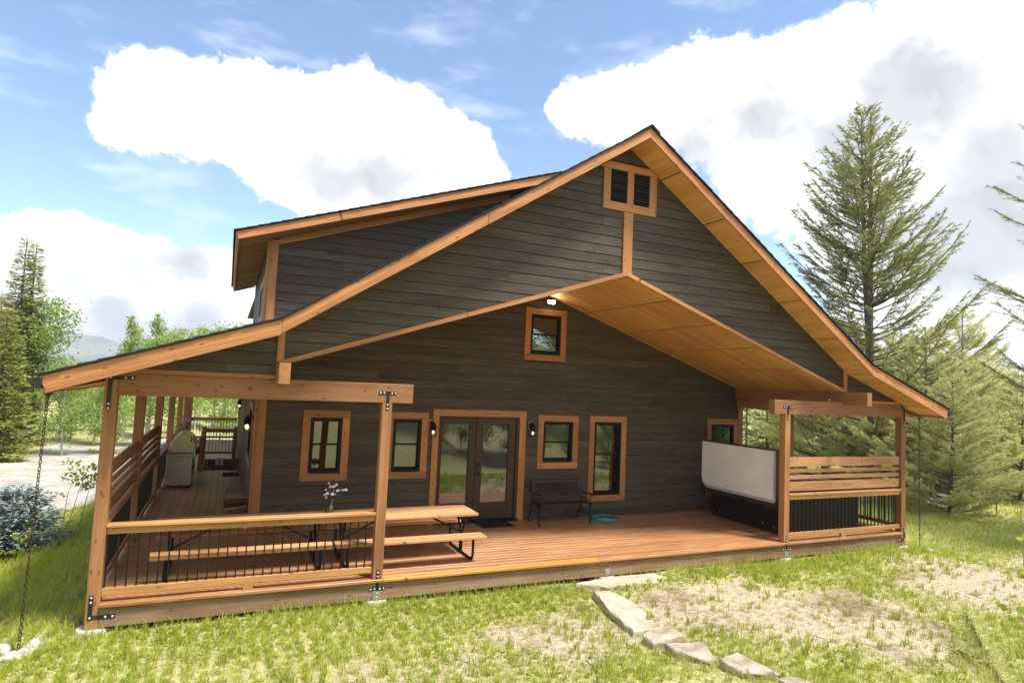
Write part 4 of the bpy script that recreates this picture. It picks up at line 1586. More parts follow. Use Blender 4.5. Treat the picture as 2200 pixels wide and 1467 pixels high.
# ------------------------------------------------------------------ vase of flowers
def build_vase():
    x, y, z = 2.845, 1.10, 0.6805
    root = empty('vase', (x, y, z))
    tag(root, 'clear glass vase standing on the picnic tables', 'vase')
    prof = [(0.034, 0.0), (0.040, 0.02), (0.041, 0.06), (0.030, 0.10), (0.024, 0.13), (0.030, 0.17), (0.040, 0.215)]
    inner = [(r - 0.004, h + 0.006) for r, h in prof][::-1]
    child(MB().lathe(prof + inner, (x, y, z), 20, 0, 'z', False).build('glass_wall', VASEG), root)
    child(MB().lathe([(0.0, 0.001), (0.038, 0.001), (0.038, 0.010), (0.0, 0.010)], (x, y, z), 20, 0, 'z', False).build('glass_foot', VASEG), root)
    b = empty('bouquet', (x, y, z + 0.02))
    tag(b, 'small bouquet of white daisies in the glass vase', 'flowers')
    rnd = random.Random(9)
    stems, leaves = MB(), MB()
    heads = [(-0.05, 0.02, 0.44), (0.06, 0.0, 0.42), (0.015, -0.03, 0.40), (-0.02, 0.05, 0.385), (0.07, -0.04, 0.335), (0.10, -0.02, 0.34), (-0.09, 0.0, 0.35), (0.16, 0.02, 0.335), (0.20, -0.02, 0.345), (-0.07, -0.03, 0.30), (0.03, 0.04, 0.32), (-0.10, 0.03, 0.27), (0.0, -0.05, 0.29), (0.05, 0.03, 0.27), (-0.085, -0.02, 0.24)]
    for hx, hy, hz in heads:
        stems.tube([(x, y, z + 0.03), (x + hx * 0.1, y + hy * 0.1, z + 0.17), (x + hx * 0.6, y + hy * 0.6, z + 0.05 + hz * 0.62), (x + hx, y + hy, z + hz)], 0.0022, 5)
        rad = rnd.uniform(0.012, 0.026)
        f = MB()
        nrm = Vector((hx * 0.4 - 0.15, -0.75 + hy, 0.7)).normalized()
        a = nrm.orthogonal().normalized()
        c = nrm.cross(a)
        o = Vector((x + hx, y + hy, z + hz))
        n = 11
        for k in range(n):
            an = 2 * math.pi * k / n
            d = a * math.cos(an) + c * math.sin(an)
            e = nrm.cross(d)
            f.add([o + d * rad * 0.25 - e * rad * 0.14, o + d * rad * 0.25 + e * rad * 0.14, o + d * rad * 0.95 + e * rad * 0.2 + nrm * 0.002, o + d * rad * 1.05 + nrm * 0.001, o + d * rad * 0.95 - e * rad * 0.2 + nrm * 0.002], [(0, 1, 2, 3, 4)], 0)
        f.lathe([(rad * 0.3, 0.0), (rad * 0.28, 0.003), (rad * 0.12, 0.005)], tuple(o), 8, 1)
        child(f.build('flower_head', [PETAL, PETALC]), b)
        for q in range(5):
            t = rnd.uniform(0.45, 0.95)
            p = Vector((x + hx * t, y + hy * t, z + 0.08 + (hz - 0.08) * t))
            d = Vector((rnd.uniform(-1, 1), rnd.uniform(-1, 1), rnd.uniform(0, 1))).normalized()
            e = d.orthogonal().normalized()
            leaves.add([p, p + d * 0.02 + e * 0.006, p + d * 0.045, p + d * 0.02 - e * 0.006], [(0, 1, 2, 3)])
    child(stems.build('stem', FLOWERL), b)
    child(leaves.build('leaf_spray', FLOWERL), b)


build_vase()


# ------------------------------------------------------------------ mats, hose, bench
def door_mat(x0, x1, y0, y1, label):
    mb = MB().box(x0, x1, y0, y1, 0.0015, 0.012)
    for k in range(9):
        y = y0 + 0.03 + (y1 - y0 - 0.06) * k / 8
        mb.box(x0 + 0.03, x1 - 0.03, y - 0.006, y + 0.006, 0.0121, 0.0145)
    o = mb.build('doormat', RUBBER, None, None, 0.002)
    tag(o, label, 'doormat', 'doormats on the deck')


door_mat(5.86, 6.535, 2.41, 2.825, 'black rubber doormat before the french door')
door_mat(1.36, 1.76, 9.40, 10.05, 'dark doormat on the left walk near the stair opening')


def build_hose():
    rnd = random.Random(3)
    root = empty('garden_hose', (8.62, 2.48, 0))
    tag(root, 'coiled green and blue garden hose lying beside the bench', 'hose')
    cx, cy = 8.63, 2.50
    pts = []
    for k in range(150):
        a = k * 0.2
        r = 0.30 - 0.11 * (k / 150) + 0.025 * math.sin(k * 0.13)
        pts.append((cx + r * math.cos(a) * 1.08 + 0.03 * math.sin(k * 0.05), cy + r * math.sin(a) * 0.92, 0.0135 + 0.014 * (k // 34) + 0.003 * math.sin(k * 0.7)))
    child(MB().tube(pts, 0.0115, 8).build('hose_coil', HOSEG), root)
    pts = []
    for k in range(86):
        a = 1.0 + k * 0.2
        r = 0.325 - 0.10 * (k / 90)
        pts.append((cx + 0.03 + r * math.cos(a) * 1.02, cy - 0.015 + r * math.sin(a) * 0.9, 0.036 + 0.013 * (k // 30) + 0.004 * math.sin(k * 0.5)))
    child(MB().tube(pts, 0.0105, 8).build('hose_coil', HOSEB), root)
    child(MB().tube([(cx - 0.20, cy - 0.1, 0.07), (cx - 0.30, cy + 0.0, 0.11), (cx - 0.38, cy + 0.14, 0.20), (cx - 0.42, cy + 0.30, 0.26)], 0.0115, 8).build('hose_end', HOSEG), root)


build_hose()


def build_bench():
    x0, x1, yf, yb = 7.0, 8.14, 2.29, 2.77
    root = empty('garden_bench', (7.57, 2.53, 0))
    tag(root, 'weathered garden bench with black iron ends beside the french door', 'bench')

    def put(mb, name, m, bev=0.003):
        return child(mb.build(name, m, None, None, bev), root)
    for x in (x0, x1):
        e = MB()
        R1 = 0.014
        e.tube([(x, yf - 0.01, 0.0), (x, yf + 0.005, 0.05), (x, yf + 0.03, 0.20), (x, yf + 0.015, 0.33), (x, yf - 0.02, 0.40), (x, yf - 0.05, 0.405), (x, yf - 0.06, 0.38)], [0.022, 0.015, 0.014, 0.015, 0.016, 0.014, 0.012], 8)
        e.tube([(x, yb + 0.0, 0.0), (x, yb - 0.02, 0.05), (x, yb - 0.08, 0.22), (x, yb - 0.13, 0.38), (x, yb - 0.10, 0.50), (x, yb - 0.05, 0.68), (x, yb - 0.01, 0.80), (x, yb + 0.02, 0.815)], [0.020, 0.015, 0.014, 0.015, 0.015, 0.014, 0.014, 0.011], 8)
        e.tube([(x, yf - 0.03, 0.395), (x, yf + 0.12, 0.375), (x, yb - 0.13, 0.38)], R1, 8)
        e.tube([(x, yf + 0.03, 0.18), (x, (yf + yb) / 2 - 0.03, 0.26), (x, yb - 0.07, 0.18)], 0.009, 6)
        # scrolled arm
        e.tube([(x, yb - 0.075, 0.60), (x, yb - 0.20, 0.575), (x, yf + 0.08, 0.585), (x, yf - 0.02, 0.60), (x, yf - 0.065, 0.58), (x, yf - 0.06, 0.545), (x, yf - 0.025, 0.55)], [0.010, 0.012, 0.013, 0.013, 0.012, 0.010, 0.008], 8)
        e.tube([(x, yf - 0.02, 0.40), (x, yf + 0.01, 0.46), (x, yf - 0.005, 0.53), (x, yf + 0.03, 0.585)], 0.009, 6)
        for k in range(5):
            yy = yf + 0.07 + k * 0.055
            e.tube([(x, yy, 0.39), (x, yy + 0.03, 0.44), (x, yy + 0.0, 0.49), (x, yy - 0.025, 0.44)], 0.005, 5, closed=True)
        put(e, 'iron_end', IRON, 0)
    for k in range(5):
        y = yf - 0.035 + k * 0.078
        put(MB().box(x0 + 0.012, x1 - 0.012, y, y + 0.062, 0.395 - 0.004 * k, 0.418 - 0.004 * k), 'seat_slat', BENCHW)
    up = Vector((0, 0.24, 0.97)).normalized()
    for z, h in ((0.785, 0.05), (0.500, 0.055)):
        y = yb - 0.115 + (z - 0.48) * 0.25
        put(MB().bar((x0 + 0.01, y - 0.015, z), (x1 - 0.01, y - 0.015, z), 0.022, h, up), 'back_rail', BENCHW)
    for x in (x0 + 0.04, x1 - 0.04):
        a = (x, yb - 0.115 + 0.05 * 0.25 - 0.015, 0.53)
        b = (x, yb - 0.115 + 0.28 * 0.25 - 0.015, 0.76)
        put(MB().bar(a, b, 0.05, 0.02, (0, -1, 0.25)), 'back_stile', BENCHW)
    lat = MB()
    n = 13
    for k in range(-3, n + 3):
        for s in (-1, 1):
            xa = x0 + 0.065 + k * (x1 - x0 - 0.13) / n
            xb = xa + s * 0.17
            za, zb = 0.528, 0.760
            lo, hi = x0 + 0.065, x1 - 0.065
            if xb < lo or xb > hi or xa < lo or xa > hi:
                continue
            ya = yb - 0.115 + (za - 0.48) * 0.25 - 0.012
            yb2 = yb - 0.115 + (zb - 0.48) * 0.25 - 0.012
            lat.bar((xa, ya + s * 0.003, za), (xb, yb2 + s * 0.003, zb), 0.012, 0.006, (0, -1, 0.25))
    put(lat, 'lattice_panel', IRON, 0)


build_bench()


# ------------------------------------------------------------------ hot tub and its folded cover
def rounded(y0, y1, z0, z1, r, n=6):
    """corner radii r = (y0z0, y1z0, y1z1, y0z1)"""
    out = []
    for (cy, cz, a0, rad) in ((y0 + r[0], z0 + r[0], 180, r[0]), (y1 - r[1], z0 + r[1], 270, r[1]), (y1 - r[2], z1 - r[2], 0, r[2]), (y0 + r[3], z1 - r[3], 90, r[3])):
        for k in range(n + 1):
            a = R(a0 + 90 * k / n)
            out.append((cy + rad * math.cos(a), cz + rad * math.sin(a)))
    return out


def build_tub():
    x0, x1, y0, y1 = 11.40, 13.72, 0.49, 2.42
    root = empty('hot_tub', ((x0 + x1) / 2, (y0 + y1) / 2, 0))
    tag(root, 'square hot tub with black panelled sides under the right end of the porch', 'hot tub')

    def put(mb, name, m, bev=0.004):
        return child(mb.build(name, m, None, None, bev), root)
    put(MB().box(x0 + 0.03, x1 - 0.03, y0 + 0.03, y1 - 0.03, 0.002, 0.03), 'base', BLACKP)
    H = 0.86
    # side panels, front broken in three with an access door
    for a, b in ((x0 + 0.02, x0 + 0.62), (x0 + 0.625, x1 - 0.545), (x1 - 0.54, x1 - 0.02)):
        put(MB().box(a, b, y0, y0 + 0.03, 0.031, H), 'panel', TUBBODY, 0.006)
        put(MB().box(a, b, y1 - 0.03, y1, 0.031, H), 'panel', TUBBODY, 0.006)
    lv = MB()
    for k in range(5):
        z = 0.16 + k * 0.07
        lv.box(x0 + 0.70, x1 - 0.62, y0 - 0.004, y0 - 0.0005, z, z + 0.05)
    put(lv, 'access_louvres', TUBBODY, 0.001)
    for x in (x0, x1 - 0.03):
        put(MB().box(x, x + 0.03, y0 + 0.03, y0 + 0.40, 0.031, H), 'panel', TUBBODY, 0.006)
        put(MB().box(x, x + 0.03, y0 + 0.405, y1 - 0.03, 0.031, H), 'panel', TUBBODY, 0.006)
    for y, z in ((y0 + 0.14, 0.10), (y0 + 0.43, 0.14), (y1 - 0.28, 0.13), (y1 - 0.10, 0.10)):
        put(MB().lathe([(0.010, -0.006), (0.010, 0.0), (0.006, 0.002)], (x0, y, z), 8, 0, 'x'), 'screw', BOLT, 0)
    rim = MB()
    po = rounded(y0 - 0.015, y1 + 0.015, x0 - 0.015, x1 + 0.015, (0.2,) * 4)
    pi = rounded(y0 + 0.19, y1 - 0.19, x0 + 0.19, x1 - 0.19, (0.25,) * 4)
    n = len(po)
    v = [(b, a, H + 0.001) for a, b in po] + [(b, a, H + 0.06) for a, b in po] + [(b, a, H + 0.05) for a, b in pi] + [(b * 0.8 + 0.2 * (x0 + x1) / 2, a * 0.8 + 0.2 * (y0 + y1) / 2, H - 0.45) for a, b in pi]
    f = []
    for q in range(3):
        for i in range(n):
            j = (i + 1) % n
            f.append((q * n + i, q * n + j, (q + 1) * n + j, (q + 1) * n + i))
    f.append(tuple(3 * n + i for i in range(n)))
    rim.add(v, f, 0)
    put(rim, 'shell', TUBSHELL, 0)
    # cover folded and stood on edge along the near-house side
    c = empty('tub_cover', (11.2, 1.42, 0.6))
    tag(c, 'white lined hot tub cover folded upright against the tub', 'cover')

    def putc(mb, name, m, bev=0.0, seg=1):
        return child(mb.build(name, m, None, None, bev, seg), c)
    z0, z1, a, b = 0.62, 1.655, 0.37, 2.475
    for xa, xb, nm in ((11.155, 11.245, 0), (11.262, 11.35, 1)):
        p = rounded(a, b, z0, z1, (0.07, 0.24, 0.02, 0.02))
        putc(MB().prism([(xa, y, z) for y, z in p], (xb - xa, 0, 0)), 'cover_half', COVERB, 0.018, 2)
    nu, nv = 90, 24
    # white liner with slack folds
    lin = MB()
    V, F = [], []
    pts = rounded(a + 0.05, b - 0.05, z0 + 0.085, z1 - 0.012, (0.05, 0.20, 0.01, 0.01))
    ys = np.linspace(a + 0.045, b - 0.045, nu)
    zs = np.linspace(z0 + 0.08, z1 - 0.012, nv)
    for i, yy in enumerate(ys):
        zlo = z0 + 0.08
        t = (yy - (b - 0.045 - 0.20)) / 0.20
        if t > 0:
            zlo = z0 + 0.08 + 0.20 * (1 - math.sqrt(max(0.0, 1 - t * t)))
        for j in range(nv):
            s = j / (nv - 1)
            zz = zlo + (z1 - 0.012 - zlo) * s
            V.append((11.1380 - 0.012 * math.sin(math.pi * s) * math.sin(math.pi * i / (nu - 1)) - 0.010 * math.sin(7 * yy + 5 * zz) * math.sin(2.1 * yy) * math.sin(math.pi * s), yy, zz))
    for i in range(nu - 1):
        for j in range(nv - 1):
            F.append((i * nv + j, i * nv + j + 1, (i + 1) * nv + j + 1, (i + 1) * nv + j))
    lin.add(V, F, 0, None, True)
    putc(lin, 'white_liner', COVERW)
    p = rounded(a + 0.012, b - 0.012, z0 + 0.02, z1 - 0.006, (0.06, 0.23, 0.015, 0.015))
    putc(MB().prism([(11.1535, y, z) for y, z in p], (0.001, 0, 0)), 'grey_border', COVERG)
    putc(MB().box(11.158, 11.348, a + 0.02, b - 0.02, z1 + 0.0005, z1 + 0.012), 'hinge_flap', COVERB, 0.004)
    # skirt hanging below
    sk = MB()
    n = 26
    V, F = [], []
    for i in range(n):
        y = a - 0.01 + (b - 0.18 - a) * i / (n - 1)
        V += [(11.16, y, z0 + 0.012), (11.19 + 0.015 * math.sin(i * 1.3), y, z0 - 0.085 - 0.01 * math.sin(i * 0.9))]
    for i in range(n - 1):
        F.append((2 * i, 2 * i + 1, 2 * i + 3, 2 * i + 2))
    sk.add(V, F, 0, None, True)
    putc(sk, 'skirt', COVERB)
    putc(MB().tube([(11.17, 0.62, 0.56), (11.15, 0.61, 0.50), (11.17, 0.60, 0.45), (11.20, 0.60, 0.47), (11.19, 0.61, 0.40)], 0.009, 6), 'strap', COVERB)
    for y in (0.75, 2.05):
        putc(MB().tube([(11.20, y, z1 + 0.010), (11.19, y, z1 + 0.045), (11.21, y + 0.06, z1 + 0.055), (11.20, y + 0.12, z1 + 0.045), (11.20, y + 0.12, z1 + 0.010)], 0.008, 6), 'handle_strap', COVERB)
    putc(MB().box(11.149, 11.1495, 1.40, 1.41, 1.10, 1.11).box(11.1485, 11.149, 1.46, 1.468, 1.555, 1.563), 'vent_eyelet', BLACKP)
    # cover lifter arms
    l = empty('cover_lifter', (13.2, 0.45, 0))
    tag(l, 'black bent lifter bar at the far corner of the hot tub', 'lifter')
    child(MB().tube([(13.02, 2.47, 0.55), (13.02, 2.47, 1.18), (13.12, 2.47, 1.28), (13.24, 2.47, 1.18), (13.24, 2.47, 0.55)], 0.022, 8).build('bar', IRON), l)
    child(MB().box(12.97, 13.29, 2.445, 2.495, 0.50, 0.56).build('foot_plate', IRON), l)


build_tub()


# ------------------------------------------------------------------ grill
def build_grill():
    root = empty('gas_grill', (0.44, 8.0, 0))
    tag(root, 'stainless steel gas grill on casters standing on the left walk', 'grill')
    x0, x1, y0, y1 = 0.165, 0.700, 7.70, 8.95

    def put(mb, name, m, bev=0.004, seg=1):
        return child(mb.build(name, m, None, None, bev, seg), root)
    put(MB().box(x0, x1, y0, y1, 0.075, 0.745), 'cabinet', STEEL, 0.008, 2)
    put(MB().box(x0 - 0.02, x1 + 0.02, y0 - 0.02, y1 + 0.02, 0.746, 0.800), 'body_rim', STEEL, 0.006)
    put(MB().box(x0 + 0.03, x1 + 0.03, y0 + 0.01, y1 - 0.01, 0.801, 0.812), 'side_shelf', IRON, 0.003)
    prof = [(x0 + 0.03, 0.815), (x1 + 0.01, 0.815)]
    arc = []
    for k in range(15):
        a = R(4 + 150 * k / 14)
        arc.append((x0 + 0.30 + 0.275 * math.cos(a), 0.86 + 0.375 * math.sin(a)))
    hood = [(x1 + 0.005, 0.815)] + arc + [(x0 + 0.03, 0.93), (x0 + 0.03, 0.815)]
    put(MB().prism([(x, y0 + 0.02, z) for x, z in hood], (0, y1 - y0 - 0.04, 0)), 'hood', STEEL, 0.004)
    hi = [(x0 + 0.30 + (x - x0 - 0.30) * 0.88, 0.86 + (z - 0.86) * 0.88) for x, z in arc]
    put(MB().prism([(x, y0 + 0.012, z) for x, z in [(x1 - 0.03, 0.83)] + hi + [(x0 + 0.09, 0.83)]], (0, 0.007, 0)), 'hood_cheek', STEEL, 0.002)
    put(MB().prism([(x0 + 0.24, y0 + 0.004, 0.835), (x0 + 0.31, y0 + 0.004, 0.835), (x0 + 0.31, y0 + 0.004, 0.90), (x0 + 0.25, y0 + 0.004, 0.90)], (0, 0.008, 0)), 'hood_bracket', STEEL, 0.001)
    for y in (y0 + 0.12, y1 - 0.12):
        put(MB().tube([(x1 - 0.02, y, 1.00), (x1 + 0.06, y, 1.015)], 0.010, 8), 'handle_mount', STEEL, 0)
    put(MB().tube([(x1 + 0.065, y0 + 0.06, 1.015), (x1 + 0.065, y1 - 0.06, 1.015)], 0.014, 10), 'handle', STEEL, 0)
    put(MB().box(x0 + 0.46, x0 + 0.49, y0 + 0.010, y0 + 0.019, 1.06, 1.13), 'thermometer', BLACKP, 0.004)
    put(MB().prism([(x1, y0 + 0.01, 0.70), (x1 + 0.07, y0 + 0.01, 0.72), (x1 + 0.04, y0 + 0.01, 0.865), (x1 + 0.005, y0 + 0.01, 0.875)], (0, y1 - y0 - 0.02, 0)), 'control_panel', STEEL, 0.004)
    for k in range(5):
        put(MB().tube([(x1 + 0.055, y0 + 0.14 + k * 0.23, 0.79), (x1 + 0.105, y0 + 0.14 + k * 0.23, 0.805)], [0.034, 0.028], 12), 'knob', IRON, 0)
    slots = MB()
    for z, xs in ((0.70, (0.22, 0.32, 0.43)), (0.125, (0.07, 0.18, 0.30, 0.41))):
        for dx in xs:
            slots.box(x0 + dx, x0 + dx + 0.045, y0 - 0.0012, y0 + 0.002, z - 0.006, z + 0.006)
    put(slots, 'vent_slots', BLACKP, 0)
    for x in (x0 + 0.06, x1 - 0.06):
        for y in (y0 + 0.06, y1 - 0.06):
            w = put(MB().tube([(x - 0.014, y, 0.036), (x + 0.014, y, 0.036)], 0.0345, 14), 'caster', BLACKP, 0)
    put(MB().tube([(x1 + 0.02, y0 + 0.1, 0.70), (x1 + 0.05, y0 + 0.08, 0.50), (x1 + 0.035, y0 + 0.08, 0.40), (x1 + 0.055, y0 + 0.08, 0.34), (x1 + 0.03, y0 + 0.08, 0.29), (x1 + 0.02, y0 + 0.1, 0.35)], 0.006, 6), 'gas_hose', BLACKP, 0)


build_grill()


# ------------------------------------------------------------------ firewood
def log(c, d, length, r, arc0, arc1, label, bark_up=True):
    """split log: a wedge of a round, arc0..arc1 degrees of bark, axis d"""
    c, d = Vector(c), Vector(d).normalized()
    up = Vector((0, 0, 1))
    s = d.cross(up).normalized()
    t = s.cross(d)
    rnd = random.Random(label)
    sec = [(0.0, -0.02 * r)]
    n = 9
    for k in range(n + 1):
        a = R(arc0 + (arc1 - arc0) * k / n)
        rr = r * rnd.uniform(0.94, 1.05)
        sec.append((rr * math.cos(a), rr * math.sin(a)))
    m = len(sec)
    rings = 5
    V, F, M = [], [], []
    mb = MB()
    for i in range(rings):
        q = i / (rings - 1) - 0.5
        w = 1 + rnd.uniform(-0.05, 0.05)
        for a, b in sec:
            V.append(c + d * (q * length) + s * (a * w) + t * (b * w))
    bf, sf = [], []
    for i in range(rings - 1):
        for k in range(m):
            k2 = (k + 1) % m
            (bf if 1 <= k < m - 1 else sf).append((i * m + k, i * m + k2, (i + 1) * m + k2, (i + 1) * m + k))
    sf += [tuple(range(m))[::-1], tuple((rings - 1) * m + k for k in range(m))]
    mb.add(V, bf, 0, (d, s, t))
    b0 = len(mb.v)
    mb.add(V, sf, 1, (d, s, t))
    o = mb.build('firewood_log', [BARK, SPLIT])
    tag(o, label, 'log', 'split firewood piled against the side wall')


log((1.60, 3.42, 0.095), (1, 0.05, 0), 0.36, 0.10, 20, 190, 'split log with ragged bark, lowest in the firewood pile')
log((1.59, 3.50, 0.285), (1, 0.04, 0.10), 0.37, 0.115, 150, 395, 'thick bark covered log lying tilted across the firewood pile')
log((1.60, 3.66, 0.400), (1, -0.03, 0.03), 0.34, 0.08, 10, 200, 'dark barked log second from the top of the firewood pile')
log((1.60, 3.72, 0.500), (1, 0.02, 0.0), 0.35, 0.075, 200, 345, 'pale split log with its clean face up, topmost of the firewood pile')
log((1.715, 3.22, 0.205), (0.12, 1, 0.0), 0.30, 0.085, 0, 185, 'half round log showing its cut end beside the corner board')
log((1.59, 3.72, 0.12), (1, 0.0, 0), 0.37, 0.12, 0, 200, 'broad log at the bottom of the firewood pile, behind the lowest one')
log((1.57, 3.95, 0.33), (1, 0.05, 0), 0.38, 0.12, 0, 360, 'round uncut log at the back of the firewood pile')
log((1.60, 4.05, 0.10), (1, 0.0, 0), 0.38, 0.11, 0, 190, 'weathered log on the deck at the back of the firewood pile')
log((1.58, 3.98, 0.53), (1, -0.1, 0.02), 0.33, 0.07, 0, 180, 'thin grey split log laid along the back of the firewood pile')


# ------------------------------------------------------------------ lights, sign, rain chains
def lantern(M, u, v, label, bulb, cat='lantern'):
    """wall coordinates: plate centre at u, v"""
    p = M @ Vector((u, v, 0))
    root = empty('wall_lantern', p)
    tag(root, label, cat, 'wall lanterns')

    def put(mb, name, m, bev=0.0):
        return child(mb.build(name, m, None, M, bev), root)
    put(MB().box(u - 0.055, u + 0.055, v - 0.09, v + 0.09, 0.028, 0.046), 'mount_block', TRIM, 0.003)
    put(MB().box(u - 0.035, u + 0.035, v - 0.06, v + 0.06, 0.047, 0.058), 'back_plate', IRON, 0.003)
    put(MB().tube([(u, v + 0.01, 0.055), (u, v + 0.06, 0.09), (u, v + 0.075, 0.13), (u, v + 0.045, 0.148)], 0.009, 8), 'arm', IRON)
    cw = 0.148
    hood = MB()
    prof = [(0.010, 0.055), (0.018, 0.036), (0.030, 0.030), (0.044, -0.004), (0.064, -0.030), (0.068, -0.044), (0.060, -0.050), (0.059, -0.105)]
    hood.lathe([(r, v + h) for r, h in prof], (u, cw, 0), 10)
    hood.v = [(a, c, b) for a, b, c in hood.v]
    put(hood, 'hood', IRON)
    cage = MB()
    for k in range(4):
        a = R(45 + 90 * k)
        x, y = 0.052 * math.cos(a), 0.052 * math.sin(a)
        cage.box(u + x - 0.005, u + x + 0.005, v - 0.205, v - 0.10, cw + y - 0.005, cw + y + 0.005)
    cage.box(u - 0.055, u + 0.055, v - 0.215, v - 0.2055, cw - 0.055, cw + 0.055)
    put(cage, 'cage', IRON)
    gl = MB()
    for s in (-1, 1):
        gl.add([(u - 0.05, v - 0.205, cw + s * 0.05), (u + 0.05, v - 0.205, cw + s * 0.05), (u + 0.05, v - 0.106, cw + s * 0.05), (u - 0.05, v - 0.106, cw + s * 0.05)], [(0, 1, 2, 3)])
        gl.add([(u + s * 0.05, v - 0.205, cw - 0.05), (u + s * 0.05, v - 0.205, cw + 0.05), (u + s * 0.05, v - 0.106, cw + 0.05), (u + s * 0.05, v - 0.106, cw - 0.05)], [(0, 1, 2, 3)])
    put(gl, 'lantern_pane', LANTERNG)
    bl = MB()
    bl.lathe([(0.008, v - 0.105), (0.024, v - 0.125), (0.026, v - 0.15), (0.012, v - 0.172)], (u, cw, 0), 10)
    bl.v = [(a, c, b) for a, b, c in bl.v]
    put(bl, 'bulb', bulb)
    return root


lantern(front_matrix(D), 4.905, 1.90, 'black wall lantern on the left of the french door', BULBD)
lantern(front_matrix(D), 7.005, 1.90, 'black wall lantern between the french door and the small window', BULBD)
lantern(side_matrix(XL), -3.20, 1.93, 'glowing amber lantern on the side wall by the firewood', BULBW)
lantern(side_matrix(XL), -10.7, 1.92, 'small lantern farther along the side wall, above the stair opening', BULBD)


def build_flood():
    M = front_matrix(D)
    u, v = 7.315, 4.455
    root = empty('flood_light', M @ Vector((u, v, 0.05)))
    tag(root, 'lit white flood light above the upper gable window', 'light')
    child(MB().box(u - 0.05, u + 0.05, v - 0.035, v + 0.035, 0.028, 0.06).build('mount', IRON, None, M, 0.004), root)
    child(MB().tube([(u, v, 0.058), (u, v + 0.01, 0.10)], 0.014, 8).build('arm', IRON, None, M), root)
    q = [(u - 0.09, v - 0.03, 0.10), (u + 0.09, v - 0.03, 0.10), (u + 0.09, v + 0.045, 0.105), (u - 0.09, v + 0.045, 0.105)]
    child(MB().prism(q, (0, 0.006, 0.05)).build('lamp_head', IRON, None, M, 0.004), root)
    q = [(u - 0.078, v - 0.022, 0.1545), (u + 0.078, v - 0.022, 0.1545), (u + 0.078, v + 0.042, 0.159), (u - 0.078, v + 0.042, 0.159)]
    child(MB().prism(q, (0, 0.0, 0.003)).build('lens', LED, None, M), root)


build_flood()


def build_sign():
    M = front_matrix(13.0)
    root = MB().box(1.15, 1.365, -0.205, 0.040, 0.001, 0.006).build('warning_sign', WHITEP, None, M)
    tag(root, 'small white notice with a yellow band and blue disc on the stair header', 'sign')
    MB().box(1.175, 1.34, -0.085, -0.065, 0.0062, 0.007).box(1.20, 1.315, -0.062, -0.045, 0.0062, 0.007).build('yellow_band', YELLOWP, root, M)
    MB().prism([(1.2575, 0.025, 0.0062), (1.245, -0.035, 0.0062), (1.27, -0.035, 0.0062)], (0, 0, 0.001)).build('black_mark', BLACKP, root, M)
    d = MB()
    n = 20
    d.add([(1.2575 + 0.034 * math.cos(2 * math.pi * k / n), -0.130 + 0.034 * math.sin(2 * math.pi * k / n), 0.0068) for k in range(n)], [tuple(range(n))])
    d.box(1.165, 1.35, -0.198, -0.175, 0.0062, 0.0068)
    d.build('blue_disc', BLUEP, root, M)
    MB().prism([(1.25, -0.115, 0.007), (1.275, -0.13, 0.007), (1.25, -0.145, 0.007)], (0, 0, 0.0006)).build('white_mark', WHITEP, root, M)


build_sign()


def rain_chain(x, y, ztop, zbot, label, lean=0.0):
    root = empty('rain_chain', (x, y, zbot))
    tag(root, label, 'rain chain', 'rain chains')
    cup = MB().lathe([(0.012, ztop - 0.05), (0.022, ztop - 0.03), (0.05, ztop - 0.004), (0.05, ztop)], (x, y, 0), 10)
    child(cup.build('cup', GUTTER), root)
    L = 0.052
    link = MB()
    n = 14
    pts = []
    for k in range(n):
        a = 2 * math.pi * k / n
        pts.append((0.0135 * math.cos(a), 0, 0.0235 * math.sin(a)))
    link.tube(pts, 0.0045, 6, closed=True)
    proto = link.build('chain_link', RUST)
    z = ztop - 0.06
    k = 0
    while z > zbot:
        o = proto if k == 0 else proto.copy()
        if k:
            COL.objects.link(o)
        o.location = (x + lean * (ztop - z) + random.uniform(-0.001, 0.001), y, z)
        o.rotation_euler = (random.uniform(-0.05, 0.05), random.uniform(-0.1, 0.1), R(45 + 90 * (k % 2)) + random.uniform(-0.2, 0.2))
        child(o, root)
        z -= 0.0375
        k += 1


rain_chain(-0.452, -0.40, 2.41, gz(-0.48, -0.35) + 0.06, 'rusty rain chain hanging from the left eave to pale rocks', -0.017)
rain_chain(14.94, 0.0, 2.40, gz(14.95, 0.0) + 0.03, 'dark rain chain hanging from the right eave beyond the corner post', 0.004)

